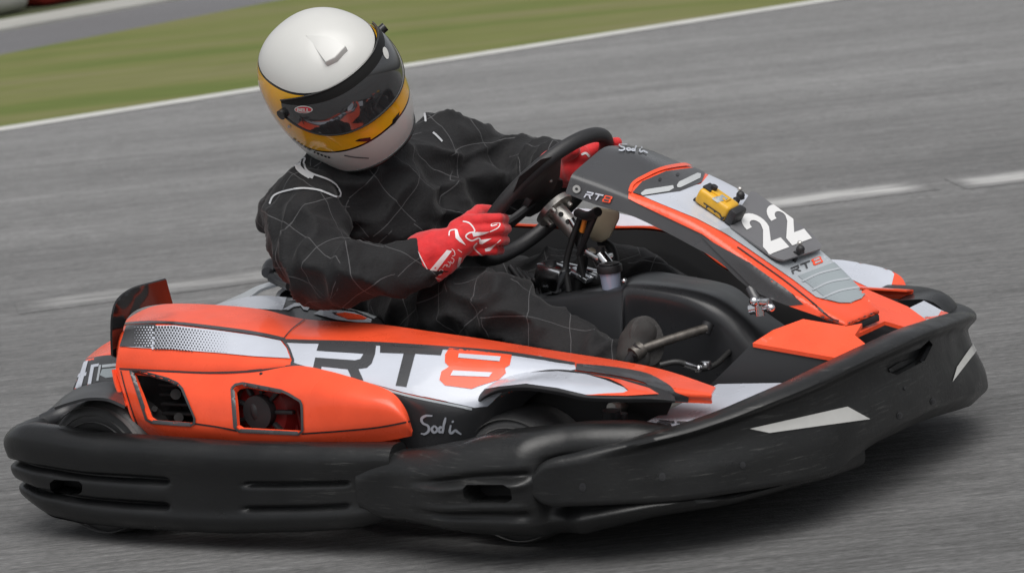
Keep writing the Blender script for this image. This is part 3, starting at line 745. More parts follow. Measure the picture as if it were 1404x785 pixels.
# engine behind the openings
m = MB()
m.box((-.36, -.50, .26), (.22, .12, .2), None, .02)
for i in range(8): m.box((-.36, -.52, .19+i*.02), (.26, .14, .006), None, .002)
m.cyl((-.52, -.56, .27), (-.52, -.5, .27), .06); m.build('engine_block', DARK, kart)
m = MB(); m.cyl((-.20, -.60, .27), (-.20, -.52, .27), .085, seg=36); m.cyl((-.20, -.62, .27), (-.20, -.6, .27), .06, .08, seg=36); st = m.build('engine_fan_housing', REDP, kart)
m = MB()
m.cyl((-.2, -.64, .27), (-.2, -.62, .27), .035)
for k_ in range(9): a = k_*math.pi*2/9; m.box((-.2+.06*math.cos(a), -.625, .27+.06*math.sin(a)), (.008, .012, .045), Matrix.Rotation(-a+math.pi/2, 3, 'Y'), .002)
m.tube([U(354, 545, y=-.62), U(352, 562, y=-.63), U(360, 584, y=-.62)], .014); m.build('starter_handle', PLASTIC, kart)
for mk in (lambda m: m.sph(U(353, 590, y=-.63), .008), lambda m: m.cyl(U(212, 560, y=-.6), U(212, 560, y=-.57), .006), lambda m: m.cyl(U(241, 540, y=-.6), U(243, 540, y=-.57), .011), lambda m: m.cyl(U(245, 572, y=-.6), U(245, 572, y=-.57), .010)):
    m = MB(); mk(m); m.build('engine_bolt', DULL, kart)
m = MB()
for k_ in range(5): m.tube([U(372+k_*7, 535, y=-.6), U(380+k_*7, 560, y=-.6), U(392+k_*6, 595, y=-.6)], .005)
m.build('engine_cables', REDP, kart)
m = MB(); m.box((-.34, -.42, .27), (.42, .02, .26)); m.build('engine_firewall', DARK, kart)

# ---- fender over the front right wheel
fr0 = [(645, 549, -.60), (654, 532, -.60), (680, 517, -.60), (718, 509, -.60), (765, 506, -.60), (803, 510, -.61), (850, 517, -.63), (905, 532, -.65), (925, 543, -.66)]
fr1 = [(646, 556, -.66), (655, 541, -.69), (681, 527, -.71), (719, 521, -.72), (765, 524, -.72), (803, 530, -.72), (850, 533, -.715), (895, 539, -.71), (925, 546, -.69)]
fr2 = [(647, 560, -.67), (657, 547, -.71), (683, 533, -.735), (721, 529, -.745), (765, 535, -.745), (803, 543, -.745), (850, 545, -.74), (895, 545, -.73), (926, 548, -.70)]
fr3 = [(648, 562, -.665), (659, 550, -.705), (685, 538, -.73), (722, 535, -.74), (765, 541, -.74), (803, 549, -.74), (850, 551, -.735), (895, 551, -.725), (926, 551, -.70)]
fen = patch('front_fender', [[(a, b, y+.12) for a, b, y in r] for r in (fr0, fr1, fr2, fr3)], PLASTIC, pod, nu=8, nv=4, smooth_it=2, thick=.004)
D = Decals(fen)
D.poly([(656, 535), (681, 520), (718, 511), (765, 509), (803, 513), (830, 521), (855, 531), (861, 536), (850, 540), (803, 541), (765, 532), (721, 526), (684, 530)], WHITE, 1)
D.poly([(808, 514), (850, 521), (890, 533), (903, 541), (860, 543), (803, 542), (830, 540), (855, 539), (862, 536), (852, 528), (835, 520)], ORANGE, 2)
D.done()
# inner arch lining
m = MB(); m.prism([U(*p, y=-.46) for p in [(640, 620), (648, 556), (720, 512), (850, 530), (925, 545), (900, 600), (800, 610)]], [U(*p, y=-.45) for p in [(640, 620), (648, 556), (720, 512), (850, 530), (925, 545), (900, 600), (800, 610)]])
m.build('arch_lining', DARK, pod)
m = MB(); m.tube([U(838, 560, y=-.5), U(858, 556, y=-.45), U(905, 548, y=-.3)], .012); m.tube([U(870, 572, y=-.45), U(880, 566, y=-.35), U(930, 556, y=-.2)], .008); m.build('steering_link', STEEL, kart)
m = MB(); m.cyl(U(838, 562, y=-.52), U(838, 575, y=-.52), .018); m.cyl(U(852, 566, y=-.5), U(852, 580, y=-.5), .012); m.build('stub_axle', PLASTIC, kart)

# ---- rear deflector, rear fender, rear cowl
d0 = [(155, 487, -.60), (154, 460, -.60), (155, 432, -.60), (162, 411, -.59), (180, 397, -.57), (205, 389, -.54), (228, 383, -.50)]
d1 = [(166, 494, -.56), (168, 468, -.56), (170, 446, -.56), (180, 430, -.55), (197, 421, -.53), (220, 417, -.50), (237, 416, -.46)]
patch('air_deflector', [d0, d1], GLOSSB, kart, nu=8, nv=4, smooth_it=0, thick=.005)
f0 = [(73, 556, -.66), (90, 541, -.63), (110, 530, -.60), (140, 523, -.58), (165, 522, -.56)]
f1 = [(73, 556, -.69), (92, 545, -.68), (115, 538, -.67), (145, 536, -.66), (168, 540, -.65)]
f2 = [(74, 558, -.72), (95, 551, -.73), (120, 545, -.735), (148, 546, -.735), (172, 556, -.73)]
patch('rear_fender', [f0, f1, f2], SATIN, kart, nu=8, nv=4, smooth_it=2, thick=.006)
c0 = [(118, 491, -.30), (138, 475, -.30), (160, 462, -.32)]; c1 = [(118, 492, -.42), (140, 487, -.44), (165, 484, -.46)]; c2 = [(100, 533, -.45), (130, 528, -.47), (165, 525, -.5)]
cw = patch('rear_cowl', [c0, c1, c2], ORANGE, kart, nu=6, nv=6, smooth_it=1, thick=.004)
D = Decals(cw)
D.poly([(116, 492), (138, 488), (166, 485), (166, 526), (132, 529), (100, 533)], GREYS, 1)
D.poly([(116, 496), (122, 494), (112, 532), (104, 532)], WHITE, 2); D.poly([(108, 512), (120, 510), (119, 515), (107, 517)], WHITE, 2)
D.poly([(126, 500), (137, 498), (136, 502), (130, 503), (126, 526), (121, 527)], WHITE, 2); D.poly([(137, 500), (140, 500), (136, 522), (133, 522)], SILVER, 2)
D.poly([(141, 500), (160, 498), (160, 502), (141, 504)], SILVER, 2); D.poly([(141, 506), (160, 504), (160, 516), (146, 518), (138, 514)], SILVER2, 2)
D.done()
# red edge strip ahead of the rear wheel
patch('pod_rear_edge', [[(155, 506, -.63), (160, 530, -.64), (174, 555, -.65)], [(166, 506, -.60), (173, 535, -.62), (180, 560, -.63)]], ORANGE, pod, nu=5, nv=3, smooth_it=0, thick=.004)
m = MB()
m.tube([U(60, 580, y=-.55), U(92, 566, y=-.52), U(110, 556, y=-.45)], .022, seg=12)
m.tube([U(55, 585, y=-.5), U(85, 560, y=-.45), U(140, 552, y=-.4)], .014, seg=12)
m.box((-.80, -.45, .2), (.08, .2, .07), None, .015); m.build('bumper_bracket', SATIN, kart)

# ---- inner cowl beside the seat
s0 = [(288, 421, -.10), (330, 403, -.10), (352, 392, -.12), (378, 384, -.15)]; s1 = [(300, 424, -.2), (338, 409, -.18), (358, 396, -.17), (384, 388, -.18)]
patch('cowl_wing', [s0, s1], SILVER, kart, nu=6, nv=3, smooth_it=0, thick=.006)
s0 = [(294, 418, -.22), (325, 410, -.20), (350, 406, -.20), (390, 407, -.20), (440, 414, -.20), (480, 424, -.21), (520, 435, -.22), (530, 444, -.22)]
s1 = [(294, 428, -.36), (325, 426, -.36), (350, 428, -.36), (390, 434, -.36), (440, 442, -.36), (480, 448, -.36), (510, 452, -.36), (525, 454, -.36)]
cp = patch('cowl', [s0, s1], LINE, kart, nu=6, nv=5, smooth_it=0, thick=.006)
def zc(pts): return [(270+a/5.2, 350+b/5.2) for a, b in pts]
D = Decals(cp)
D.poly(zc([(130, 355), (300, 310), (380, 293), (500, 290), (640, 300), (625, 350), (610, 392), (420, 382), (230, 372)]), WHITE, 1)
D.poly(zc([(640, 322), (740, 308), (900, 335), (1060, 370), (1050, 386), (900, 352), (740, 330)]), SILVER, 2)
D.poly(zc([(1060, 378), (1150, 388), (1280, 440), (1262, 458), (1130, 400), (1060, 390)]), SILVER, 2)
D.poly(zc([(610, 390), (700, 345), (770, 348), (900, 375), (870, 390), (800, 382), (790, 398), (760, 392), (740, 365), (690, 372), (650, 395)]), WHITE, 2)
D.poly(zc([(830, 420), (910, 380), (1000, 395), (1120, 410), (1245, 460), (1240, 486), (1150, 482), (1000, 465)]), WHITE, 2)
D.poly(zc([(975, 425), (1060, 415), (1160, 432), (1215, 455), (1190, 466), (1080, 466)]), ORANGE, 3)
D.poly(zc([(960, 415), (1000, 412), (990, 426), (1010, 440), (985, 432)]), GREYS, 3)
D.done()
# ---- seat
sr = [[(-.30, -.24, .12, 0), (-.42, -.22, .20, 0), (-.50, -.19, .34, 0), (-.47, -.17, .40, 0)], [(-.30, -.12, .10, 0), (-.46, -.12, .18, 0), (-.56, -.10, .34, 0), (-.52, -.10, .41, 0)],
      [(-.30, 0, .095, 0), (-.47, 0, .17, 0), (-.58, 0, .34, 0), (-.53, 0, .415, 0)], [(-.30, .12, .10, 0), (-.46, .12, .18, 0), (-.56, .10, .34, 0), (-.52, .10, .41, 0)], [(-.30, .24, .12, 0), (-.42, .22, .20, 0), (-.50, .19, .34, 0), (-.47, .17, .40, 0)]]
seat = patch('seat', sr, SEATM, kart, nu=6, nv=5, vsmooth=True, smooth_it=0, thick=.008)
m = MB(); m.prism([(-.40, -.24, .09), (.05, -.22, .08), (.05, .22, .08), (-.40, .24, .09)], [(-.42, -.24, .13), (.05, -.22, .11), (.05, .22, .11), (-.42, .24, .13)]); m.build('seat_base', SEATM, seat, bev=.01)
m = MB(); m.tube([U(367, 374, y=-.19), U(370, 364, y=-.16), U(378, 362, y=-.14), U(384, 370, y=-.15), U(396, 382, y=-.20)], .014); m.tube([U(372, 380, y=-.19), U(384, 386, y=-.2), U(398, 392, y=-.24)], .011); m.build('seat_rim', SATIN, seat)

# ---- nose panels
def facetpl(name, pts, pl, mt, parent, thick=.008):
    a, b, c = [Vector(U(*q[:2], z=q[2])) for q in pl]; n_ = (b-a).cross(c-a).normalized(); out = []
    for p in pts:
        v = Vector(ray(*p)); t = (a-Vector(CAM)).dot(n_)/v.dot(n_); out.append(Vector(CAM)+v*t)
    return facet(name, out, mt, parent, thick=thick)
def facetp(name, pz, mt, parent, **k): return facet(name, [U(a, b, z=z) for a, b, z in pz], mt, parent, **k)
Lf = (878, 583, .265); Lm = (983, 527, .268); Lt = (1105, 520, .335)
nose = MB()
def tri(*p): nose.prism([U(a, b, z=z)-np.array([0, 0, .012]) for a, b, z in p], [U(a, b, z=z) for a, b, z in p])
wn = facetpl('nose_panel', [(880, 581), (984, 526), (1100, 524), (1096, 530), (1000, 569), (944, 589), (932, 589)], [(938, 589, .244), (984, 526, .266), (1099, 527, .280)], WHITE, kart)
D = Decals(wn)
D.glyphs([[(0, 0), (.12, 0), (.2, .45), (.62, .45), (.85, 0), (1, 0), (.8, .5), (1, .75), (.9, 1), (.15, 1), (.1, .8), (.8, .8), (.85, .62), (.1, .62)]], (896, 584), (26, 2), (5, -8), GREYS, 2)
D.glyphs([[(0, .75), (0, 1), (1, 1), (1, .75), (.65, .75), (.6, 0), (.4, 0), (.4, .75)]], (924, 587), (24, 1), (5, -9), GREYS, 2)
D.done()
facetpl('nose_panel', [(974, 527), (1031, 471), (1168, 492), (1165, 498), (1092, 530)], [(974, 526, .262), (1031, 470, .337), (1169, 493, .295)], SATIN, kart)
facetpl('nose_panel', [(1032, 470), (1060, 452), (1101, 437), (1160, 447), (1182, 443), (1172, 459), (1201, 483), (1198, 486), (1168, 494)], [(1031, 470, .338), (1101, 438, .364), (1168, 493, .296)], ORANGE, kart)
facetpl('nose_panel', [(1185, 430), (1165, 405), (1188, 396), (1245, 420), (1284, 448), (1281, 451), (1262, 454), (1213, 440), (1172, 459), (1178, 445)], [(1185, 440, .330), (1284, 449, .284), (1172, 459, .320)], ORANGE, kart)
facetpl('nose_recess', [(1170, 459), (1213, 437), (1266, 452), (1262, 459), (1202, 487)], [(1172, 459, .300), (1264, 455, .270), (1200, 487, .270)], PLASTIC, kart)
facetpl('nose_recess', [(1190, 471), (1212, 457), (1236, 463), (1206, 480)], [(1172, 459, .305), (1264, 455, .276), (1200, 487, .276)], SATIN, kart, .004)
fw = facetpl('nose_panel', [(1240, 425), (1267, 412), (1308, 434), (1306, 437), (1282, 449), (1276, 446)], [(1243, 424, .30), (1306, 434, .268), (1284, 450, .275)], WHITE, kart)
D = Decals(fw)
D.poly([(1290, 427), (1300, 430), (1296, 434), (1303, 436), (1290, 441), (1284, 437)], ORANGE, 2); D.stroke([(1268, 437), (1282, 436), (1290, 434)], 3, ORANGE, 2); D.poly([(1262, 436), (1272, 434), (1280, 442), (1272, 444)], SILVER, 2); D.done()
# underlying dark nose tray closing the gaps
m = MB(); pl = [(.40, -.62), (.60, -.66), (.80, -.56), (.89, -.38), (.91, 0), (.88, .35), (.80, .50), (.62, .62), (.40, .60)]
zz = [.20, .21, .215, .245, .28, .25, .225, .21, .20]
m.prism([(a, b, z-.03) for (a, b), z in zip(pl, zz)], [(a, b, z) for (a, b), z in zip(pl, zz)]); m.build('nose_tray', DARK, kart)

# ---- front fairing
far = [(868, 199, .145), (900, 207, .145), (968, 237, .145), (1018, 262, .14), (1070, 299, .135), (1128, 344, .12), (1163, 377, .10), (1205, 426, .065)]
cen = [(829, 200, 0), (872, 211, 0), (925, 244, 0), (975, 275, 0), (1025, 315, 0), (1080, 360, 0), (1124, 397, 0), (1184, 434, 0)]
nea = [(784, 238, -.15), (822, 252, -.15), (862, 267, -.15), (918, 289, -.15), (963, 311, -.145), (1024, 354, -.13), (1072, 392, -.11), (1161, 444, -.065)]
bot = [(775, 265, -.165), (815, 280, -.165), (862, 294, -.165), (905, 314, -.165), (945, 335, -.16), (985, 358, -.15), (1040, 402, -.13), (1160, 447, -.068)]
fbt = [(860, 222, .16), (895, 232, .16), (960, 262, .16), (1010, 290, .155), (1060, 330, .15), (1110, 375, .13), (1155, 405, .105), (1204, 429, .068)]
fair_layers = 1
fair = patch('front_fairing', [fbt, far, cen, nea, bot], GREYS, kart, nu=10, nv=8, smooth_it=2, thick=.005)
D = Decals(fair); D.fine = 4; D.lift = .0012
D.poly([(862, 266), (868, 251), (911, 231), (955, 227), (970, 236), (1020, 261), (1070, 298), (1130, 344), (1163, 377), (1207, 427), (1162, 447), (1062, 426), (1066, 421), (1101, 417), (1086, 403), (1024, 366), (963, 321), (912, 297), (862, 273)], ORANGE, 1)
D.poly([(1022, 357), (1074, 394), (1102, 417), (1064, 421), (1030, 392), (1010, 372), (980, 343), (960, 322)], GREYS, 1.6)
D.poly([(870, 266), (884, 270), (960, 254), (972, 240), (1016, 263), (1066, 300), (1125, 345), (1158, 377), (1184, 403), (1178, 410), (1166, 417), (1150, 417), (1134, 413), (1118, 409), (1085, 384), (1027, 344), (994, 322), (954, 301), (905, 281)], WHITE, 2)
D.poly([(985, 317), (1062, 298), (1125, 345), (1158, 377), (1184, 403), (1178, 410), (1166, 417), (1150, 417), (1134, 413), (1118, 409), (1085, 384), (1027, 344), (1000, 326)], SILVER, 2.4)
D.stroke([(1010, 340), (1075, 386), (1134, 432), (1150, 440)], 1.6, LINE, 2)
D.poly([(1092, 380), (1144, 361), (1186, 403), (1180, 411), (1164, 417), (1150, 417), (1134, 413)], SILVER2, 3.2)
for p_ in ([(1098, 388), (1122, 377), (1151, 370)], [(1112, 400), (1136, 389), (1163, 384)], [(1126, 411), (1150, 401), (1176, 396)]): D.stroke(p_, 2.6, SILVER, 4)
D.poly([(867, 266), (880, 251), (912, 237), (953, 232), (966, 239), (961, 252), (932, 264), (882, 271)], GREYS, 3)
D.stroke([(863, 266), (867, 255), (880, 246), (911, 232.5), (953, 228), (969, 237)], 4.4, ORANGE, 4)
D.poly([(878, 268), (884, 263), (922, 257), (923, 261), (917, 265), (880, 271)], GLASSY, 4); D.poly([(927, 257), (930, 252), (955, 240), (960, 241), (959, 247), (932, 260), (928, 260)], GLASSY, 4)
for a, b in ((904, 249), (928, 242)): D.poly([(a+2.4*math.cos(t), b+2.4*math.sin(t)) for t in np.linspace(0, 2*math.pi, 9)[:-1]], LINE, 4)
D.poly([(791.5+5.5*math.cos(t), 259.5+5.5*math.sin(t)) for t in np.linspace(0, 2*math.pi, 17)[:-1]], STEEL, 2); D.poly([(791.5+2*math.cos(t), 259.5+2*math.sin(t)) for t in np.linspace(0, 2*math.pi, 9)[:-1]], LINE, 3)
Rg = [(0, 0), (.15, 0), (.25, .42), (.5, .42), (.75, 0), (.95, 0), (.72, .42), (.95, .5), (1.05, .95), (.95, 1), (.2, 1), (.16, .78), (.82, .78), (.78, .62), (.12, .62)]
Tg = [(.35, 0), (.52, 0), (.7, .78), (1.1, .78), (1.15, 1), (.15, 1), (.1, .78), (.5, .78)]
Eg = [(0, .1), (.1, 0), (.9, 0), (1, .12), (1.0, .42), (.93, .5), (1.05, .6), (1.08, .9), (1.0, 1), (.2, 1), (.1, .9), (.1, .58), (.15, .5), (.03, .42)]
Eh = [[(.2, .16), (.8, .16), (.82, .4), (.22, .4)], [(.28, .6), (.86, .6), (.88, .84), (.3, .84)]]
def rt8(D, org, ax, ay, c1, c2, bgm, L):
    o = np.array(org, float); ax = np.array(ax, float); ay = np.array(ay, float)
    D.glyphs([Rg], o, ax*.3, ay, c1, L); D.glyphs([Tg], o+ax*.33, ax*.3, ay, c1, L); D.glyphs([Eg], o+ax*.68, ax*.3, ay, c2, L); D.glyphs(Eh, o+ax*.68, ax*.3, ay, bgm, L+.8)
rt8(D, (801, 271), (37, 8), (3, -9), WHITE, ORANGE, GREYS, 2.2)
rt8(D, (1085, 378), (44, -17), (-6, -7.5), GREYS, ORANGE, SILVER, 3.6)
sodi(D, lambda a, b: (849+(a-652)*.33, 203+(b-437)*.17+(a-652)*.03), 2.0, WHITE, 2)
D.done()
m = MB(); m.prism([U(*p) for p in []] or [U(1160, 449, y=-.068), U(1206, 431, y=.068), U(1199, 424, y=.06), U(1153, 441, y=-.06)], [p-np.array([0, 0, .014]) for p in [U(1160, 449, y=-.068), U(1206, 431, y=.068), U(1199, 424, y=.06), U(1153, 441, y=-.06)]]); m.build('fairing_lip', PLASTIC, fair, bev=.003)
# number plate
PO, PX, PY = np.array([1066., 356]), np.array([62., -21]), np.array([-62., -45])
c4 = [(1075, 356.5), (1066, 354.5), (1057, 350), (1003, 312), (1001, 306), (1030, 262), (1036, 263), (1114, 320), (1127, 336), (1125, 341)]
tt = bvh(fair)
def onfair(a, b, h):
    v = Vector(ray(a, b)).normalized(); loc, n, i, d = tt.ray_cast(Vector(CAM), v)
    return loc
base = [onfair(1060, 345, 0), onfair(1100, 335, 0), onfair(1030, 290, 0)]
n = (base[1]-base[0]).cross(base[2]-base[0]).normalized(); n = n if n.z > 0 else -n
pc = base[0]+n*.014
def onplate(a, b, off=0):
    v = Vector(ray(a, b)); t = (pc+n*off-Vector(CAM)).dot(n)/v.dot(n); return Vector(CAM)+v*t
m = MB(); m.prism([onplate(a, b)-n*.004 for a, b in c4], [onplate(a, b) for a, b in c4]); plate = m.build('number_plate', mat('grey number plate', (.15, .15, .158), .45, noise_amt=.04), fair)
D = Decals(plate)
def two(D, o, ax, ay):
    o = np.array(o, float); ax = np.array(ax, float); ay = np.array(ay, float)
    out = []; inn = []
    for t in np.linspace(rad(185), rad(-25), 14): out.append((.48+.5*math.cos(t), .70+.31*math.sin(t))); inn.append((.49+.22*math.cos(t), .70+.13*math.sin(t)))
    pts = out+[(.50, .26), (1.0, .26), (1.0, 0), (0.0, 0), (0, .2), (.60, .55)]+inn[::-1][1:]
    D.poly([tuple(o+ax*a+ay*b) for a, b in pts], WHITEP, 1.2)
WHITEP = mat('white number', (.72, .72, .72), .5)
two(D, (1055, 349), (27, -10), (-46, -50)); two(D, (1086, 337), (27, -10), (-42, -50))
D.done()
for a, b in ((1094, 348), (1012, 274)):
    m = MB(); p = onplate(a, b); m.sph(p+n*.012, .009); m.cyl(p-n*.02, p+n*.018, .0045); m.box(p+n*.004, (.022, .012, .006), None, .002); m.build('plate_clip', PLASTIC, plate)
for a, b in ((1092, 342), (1010, 268)): m = MB(); p = onplate(a, b); m.sph(p+n*.016, .0055); m.build('plate_screw', STEEL, plate)
# yellow box
q0, q1, q2 = onplate(951, 273), onplate(1004, 310), onplate(1014, 288)
ex = (onplate(1005, 297)-onplate(962, 267)).normalized(); ey = n.cross(ex).normalized(); ez = n
cc = onplate(980, 284)+n*.012; Rm = Matrix((ex, ey, ez)).transposed()
m = MB(); m.box(cc, (.078, .050, .034), Rm, .008, 3); m.box(cc+ez*.018, (.04, .022, .004), Rm, .001); tb = m.build('transponder', YELLOW, fair, bev=0)
m = MB(); m.box(cc+ex*.047, (.020, .050, .034), Rm, .006, 2); m.box(cc-ez*.022, (.09, .03, .016), Rm, .004); m.cyl(cc-ex*.02+ez*.016, cc-ex*.02+ez*.028, .007); m.box(cc-ex*.028+ez*.018, (.02, .03, .006), Rm, .002); m.build('transponder_clip', PLASTIC, tb)
D = Decals(tb); D.text('TTY', (963, 286), (32, 22), (2, -9), LINE, 1, bold=.03); D.poly([(976, 272), (990, 267), (998, 273), (984, 278)], SILVER2, 1); D.done()
m = MB(); m.tube([U(982, 308, y=-.06), U(984, 303, y=-.06)], .004); m.build('transponder_pin', STEEL, tb)
# strut and clamp under the fairing
m = MB(); m.tube([U(1028, 395, y=-.13), U(1036, 410, y=-.14), U(1042, 420, y=-.145)], .010); m.build('fairing_strut', GREYS, kart)
m = MB()
m.cyl(U(1028, 424, y=-.16), U(1058, 418, y=-.15), .011); m.cyl(U(1040, 408, y=-.16), U(1042, 432, y=-.16), .010); m.sph(U(1034, 413, y=-.17), .010); m.box(U(1048, 414, y=-.165), (.02, .014, .016), None, .003); m.sph(U(1057, 422, y=-.16), .009);
m.build('fairing_clamp', CHROME, kart)

# ---- central tank
t0 = [(735, 398, .10), (765, 398, .10), (810, 393, .10), (850, 383, .10), (893, 372, .10), (940, 378, .10), (985, 386, .10), (1012, 396, .08), (1040, 420, .06), (1078, 447, .05)]
t1 = [(735, 402, -.02), (765, 401, -.05), (810, 397, -.08), (850, 392, -.10), (870, 386, -.10), (920, 390, -.10), (960, 398, -.10), (990, 412, -.10), (1020, 435, -.09), (1045, 462, -.08)]
t2 = [(740, 410, -.10), (765, 410, -.11), (810, 404, -.12), (850, 398, -.13), (860, 396, -.13), (900, 402, -.13), (940, 412, -.13), (970, 428, -.13), (1000, 450, -.12), (1030, 475, -.11)]
t3 = [(760, 470, -.12), (790, 472, -.13), (820, 474, -.15), (850, 474, -.15), (862, 450, -.12), (900, 440, -.12), (930, 445, -.12), (960, 460, -.12), (990, 478, -.12), (1015, 500, -.12)]
t4 = [(790, 560, -.12), (810, 560, -.13), (840, 560, -.15), (850, 560, -.15), (870, 560, -.12), (900, 560, -.12), (930, 560, -.12), (950, 560, -.12), (980, 560, -.12), (1000, 560, -.12)]
tank = patch('centre_console', [t0, t1, t2, t3, t4], SATIN, kart, nu=8, nv=6, smooth_it=4, thick=.006)
D = Decals(tank); D.stroke([(858, 390), (853, 400), (854, 430), (856, 460)], 1.8, LINE, 1); D.done()
# ---- steering wheel, column and controls
WC = Vector((.12, 0, .598)); wn_ = Vector((-.707, .0, .707)).normalized(); e1 = Vector((0, 1, 0)); e2 = wn_.cross(e1).normalized()
if e2.z < 0: e2 = -e2
R_W = .180
def rimp(a, r=R_W, h=0): return WC+(e1*math.cos(a)+e2*math.sin(a))*r+wn_*h
m = MB(); m.tube([rimp(2*math.pi*k/24)+wn_*.0 for k in range(24)], .0158, seg=18, n=4, closed=True); sw = m.build('steering_wheel', RUBBER, kart)
m = MB()
for a in (rad(212), rad(325)):
    for s in (-1, 1):
        d1_ = e1*math.cos(a+s*.10)+e2*math.sin(a+s*.10)
        m.tube([WC+d1_*.03, WC+d1_*.1-wn_*.004, WC+d1_*.175], .009, seg=8)
m.prism([WC+(e1*math.cos(a)+e2*math.sin(a))*.055-wn_*.004 for a in np.linspace(0, 2*math.pi, 13)[:-1]], [WC+(e1*math.cos(a)+e2*math.sin(a))*.055+wn_*.010 for a in np.linspace(0, 2*math.pi, 13)[:-1]])
m.build('wheel_spokes', PLASTIC, sw)
def onwheel(a, b, h=0):
    v = Vector(ray(a, b)); return Vector(CAM)+v*((WC+wn_*h-Vector(CAM)).dot(wn_)/v.dot(wn_))
pp = [(698, 277), (710, 274), (722, 271), (738, 277), (757, 266), (768, 240), (770, 212), (742, 218), (712, 242)]
m = MB(); m.prism([onwheel(a, b, -.006) for a, b in pp], [onwheel(a, b, .004) for a, b in pp]); m.build('wheel_pad', PLASTIC, sw, bev=.002)
m = MB(); m.sph(onwheel(755, 248, -.006), .004); m.build('pad_screw', STEEL, sw)
H = WC-wn_*.030
m = MB(); m.cyl(H-wn_*.012, H, .044, seg=36); m.cyl(H-wn_*.075, H-wn_*.012, .021, seg=28)
for k_ in range(3): a = k_*2.09+.6; q_ = (e1*math.cos(a)+e2*math.sin(a)); m.cyl(H+q_*.033-wn_*.022, H+q_*.033-wn_*.01, .006)
hub = m.build('steering_hub', STEEL, kart)
m = MB()
for k_ in (.030, .052): q_ = H-wn_*k_; sdv = Vector((.45, -.8, .4)).normalized(); m.cyl(q_+sdv*.010, q_+sdv*.0225, .0055)
m.build('hub_hole', DARK, hub)
m = MB(); m.tube([H-wn_*.07, Vector(U(800, 350, y=0)), Vector(U(790, 400, y=.0))], .011); m.tube([U(795, 300, y=-.02), U(784, 330, y=-.03), U(776, 365, y=-.04), U(780, 400, y=-.05)], .007); m.tube([U(808, 297, y=-.02), U(794, 340, y=-.04), U(800, 380, y=-.04)], .005)
m.build('steering_column', DARK, kart)
m = MB(); m.tube([U(818, 290, y=-.05), U(806, 318, y=-.05), U(793, 350, y=-.04)], .007); m.tube([U(792, 292, y=-.03), U(806, 296, y=-.06), U(820, 290, y=-.08)], .010); m.build('column_brace', PLASTIC, kart); m = MB(); m.tube([U(846, 372, y=.05), U(838, 340, y=.06), U(822, 330, y=.06)], .010); m.build('column_brace', PLASTIC, kart)
m = MB(); m.cyl(U(803, 296, y=-.04), U(798, 318, y=-.04), .0055); m.build('gear_lever', ORLAB, kart)
m = MB(); m.cyl(U(783, 300, y=-.02), U(789, 310, y=-.02), .008); m.build('cable_collar', CHROME, kart)
m = MB(); m.cyl(U(789, 311, y=-.02), U(792, 317, y=-.02), .008); m.build('cable_cap', YELLOW, kart)
m = MB(); m.prism([U(*p, y=.06) for p in [(812, 283), (850, 288), (849, 300), (836, 327), (824, 333), (808, 328)]], [U(*p, y=.01) for p in [(812, 283), (850, 288), (849, 300), (836, 327), (824, 333), (808, 328)]]); m.build('fluid_bottle', BEIGE, kart, bev=.008)
m = MB()
m.box(U(757, 379, y=-.05), (.062, .05, .052), Matrix.Rotation(.3, 3, 'Y'), .006); m.box(U(753, 393, y=-.05), (.03, .03, .03), None, .006)
m.box(U(796, 377, y=.0), (.05, .03, .012), Matrix.Rotation(.5, 3, 'Y'), .003); m.box(U(795, 371, y=.03), (.10, .02, .02), Matrix.Rotation(.2, 3, 'Y'), .003)
m.build('throttle_bracket', CHROME, kart)
m = MB(); m.cyl(U(822, 348, y=-.05), U(836, 366, y=-.05), .013); m.box(U(815, 349, y=-.05), (.036, .03, .014), Matrix.Rotation(.5, 3, 'Y'), .003); m.box(U(828, 352, y=-.02), (.03, .03, .012), None, .003); m.build('column_clamp', CHROME, kart)
m = MB(); m.cyl(U(757, 376, y=-.05)+np.array([0, 0, .012]), U(757, 376, y=-.05)+np.array([0, 0, .03]), .012); m.build('clamp_bolt', PLASTIC, kart); m = MB(); m.cyl(U(824, 349, y=-.05)+np.array([0, 0, .006]), U(824, 349, y=-.05)+np.array([0, 0, .017]), .010); m.build('clamp_bolt', PLASTIC, kart)
cu = U(837, 381, y=-.09)
m = MB(); m.cyl(cu+np.array([0, 0, -.022]), cu+np.array([0, 0, .012]), .019, .022, seg=30); cup = m.build('brake_fluid_cup', BLUEF, kart)
m = MB(); m.cyl(cu+np.array([0, 0, .012]), cu+np.array([0, 0, .028]), .0265, seg=30); m.cyl(cu+np.array([0, 0, .028]), cu+np.array([0, 0, .032]), .022, seg=30); m.build('cup_lid', PLASTIC, cup, bev=.002)
m = MB(); m.sph(U(856, 385, y=-.12), .006); m.build('console_stud', CHROME, kart); m = MB(); m.cyl(U(722, 405, y=-.1), U(735, 404, y=-.1), .003); m.build('console_stud', CHROME, kart)
m = MB()
for k_ in range(4): m.tube([U(700+k_*9, 366+k_*4, y=-.05), U(715+k_*6, 384, y=-.07), U(735+k_*4, 392-k_*3, y=-.05)], .007)
m.tube([U(742, 372, y=-.05), U(738, 385, y=-.06), U(742, 402, y=-.06)], .005); m.build('throttle_cables', PLASTIC, kart)

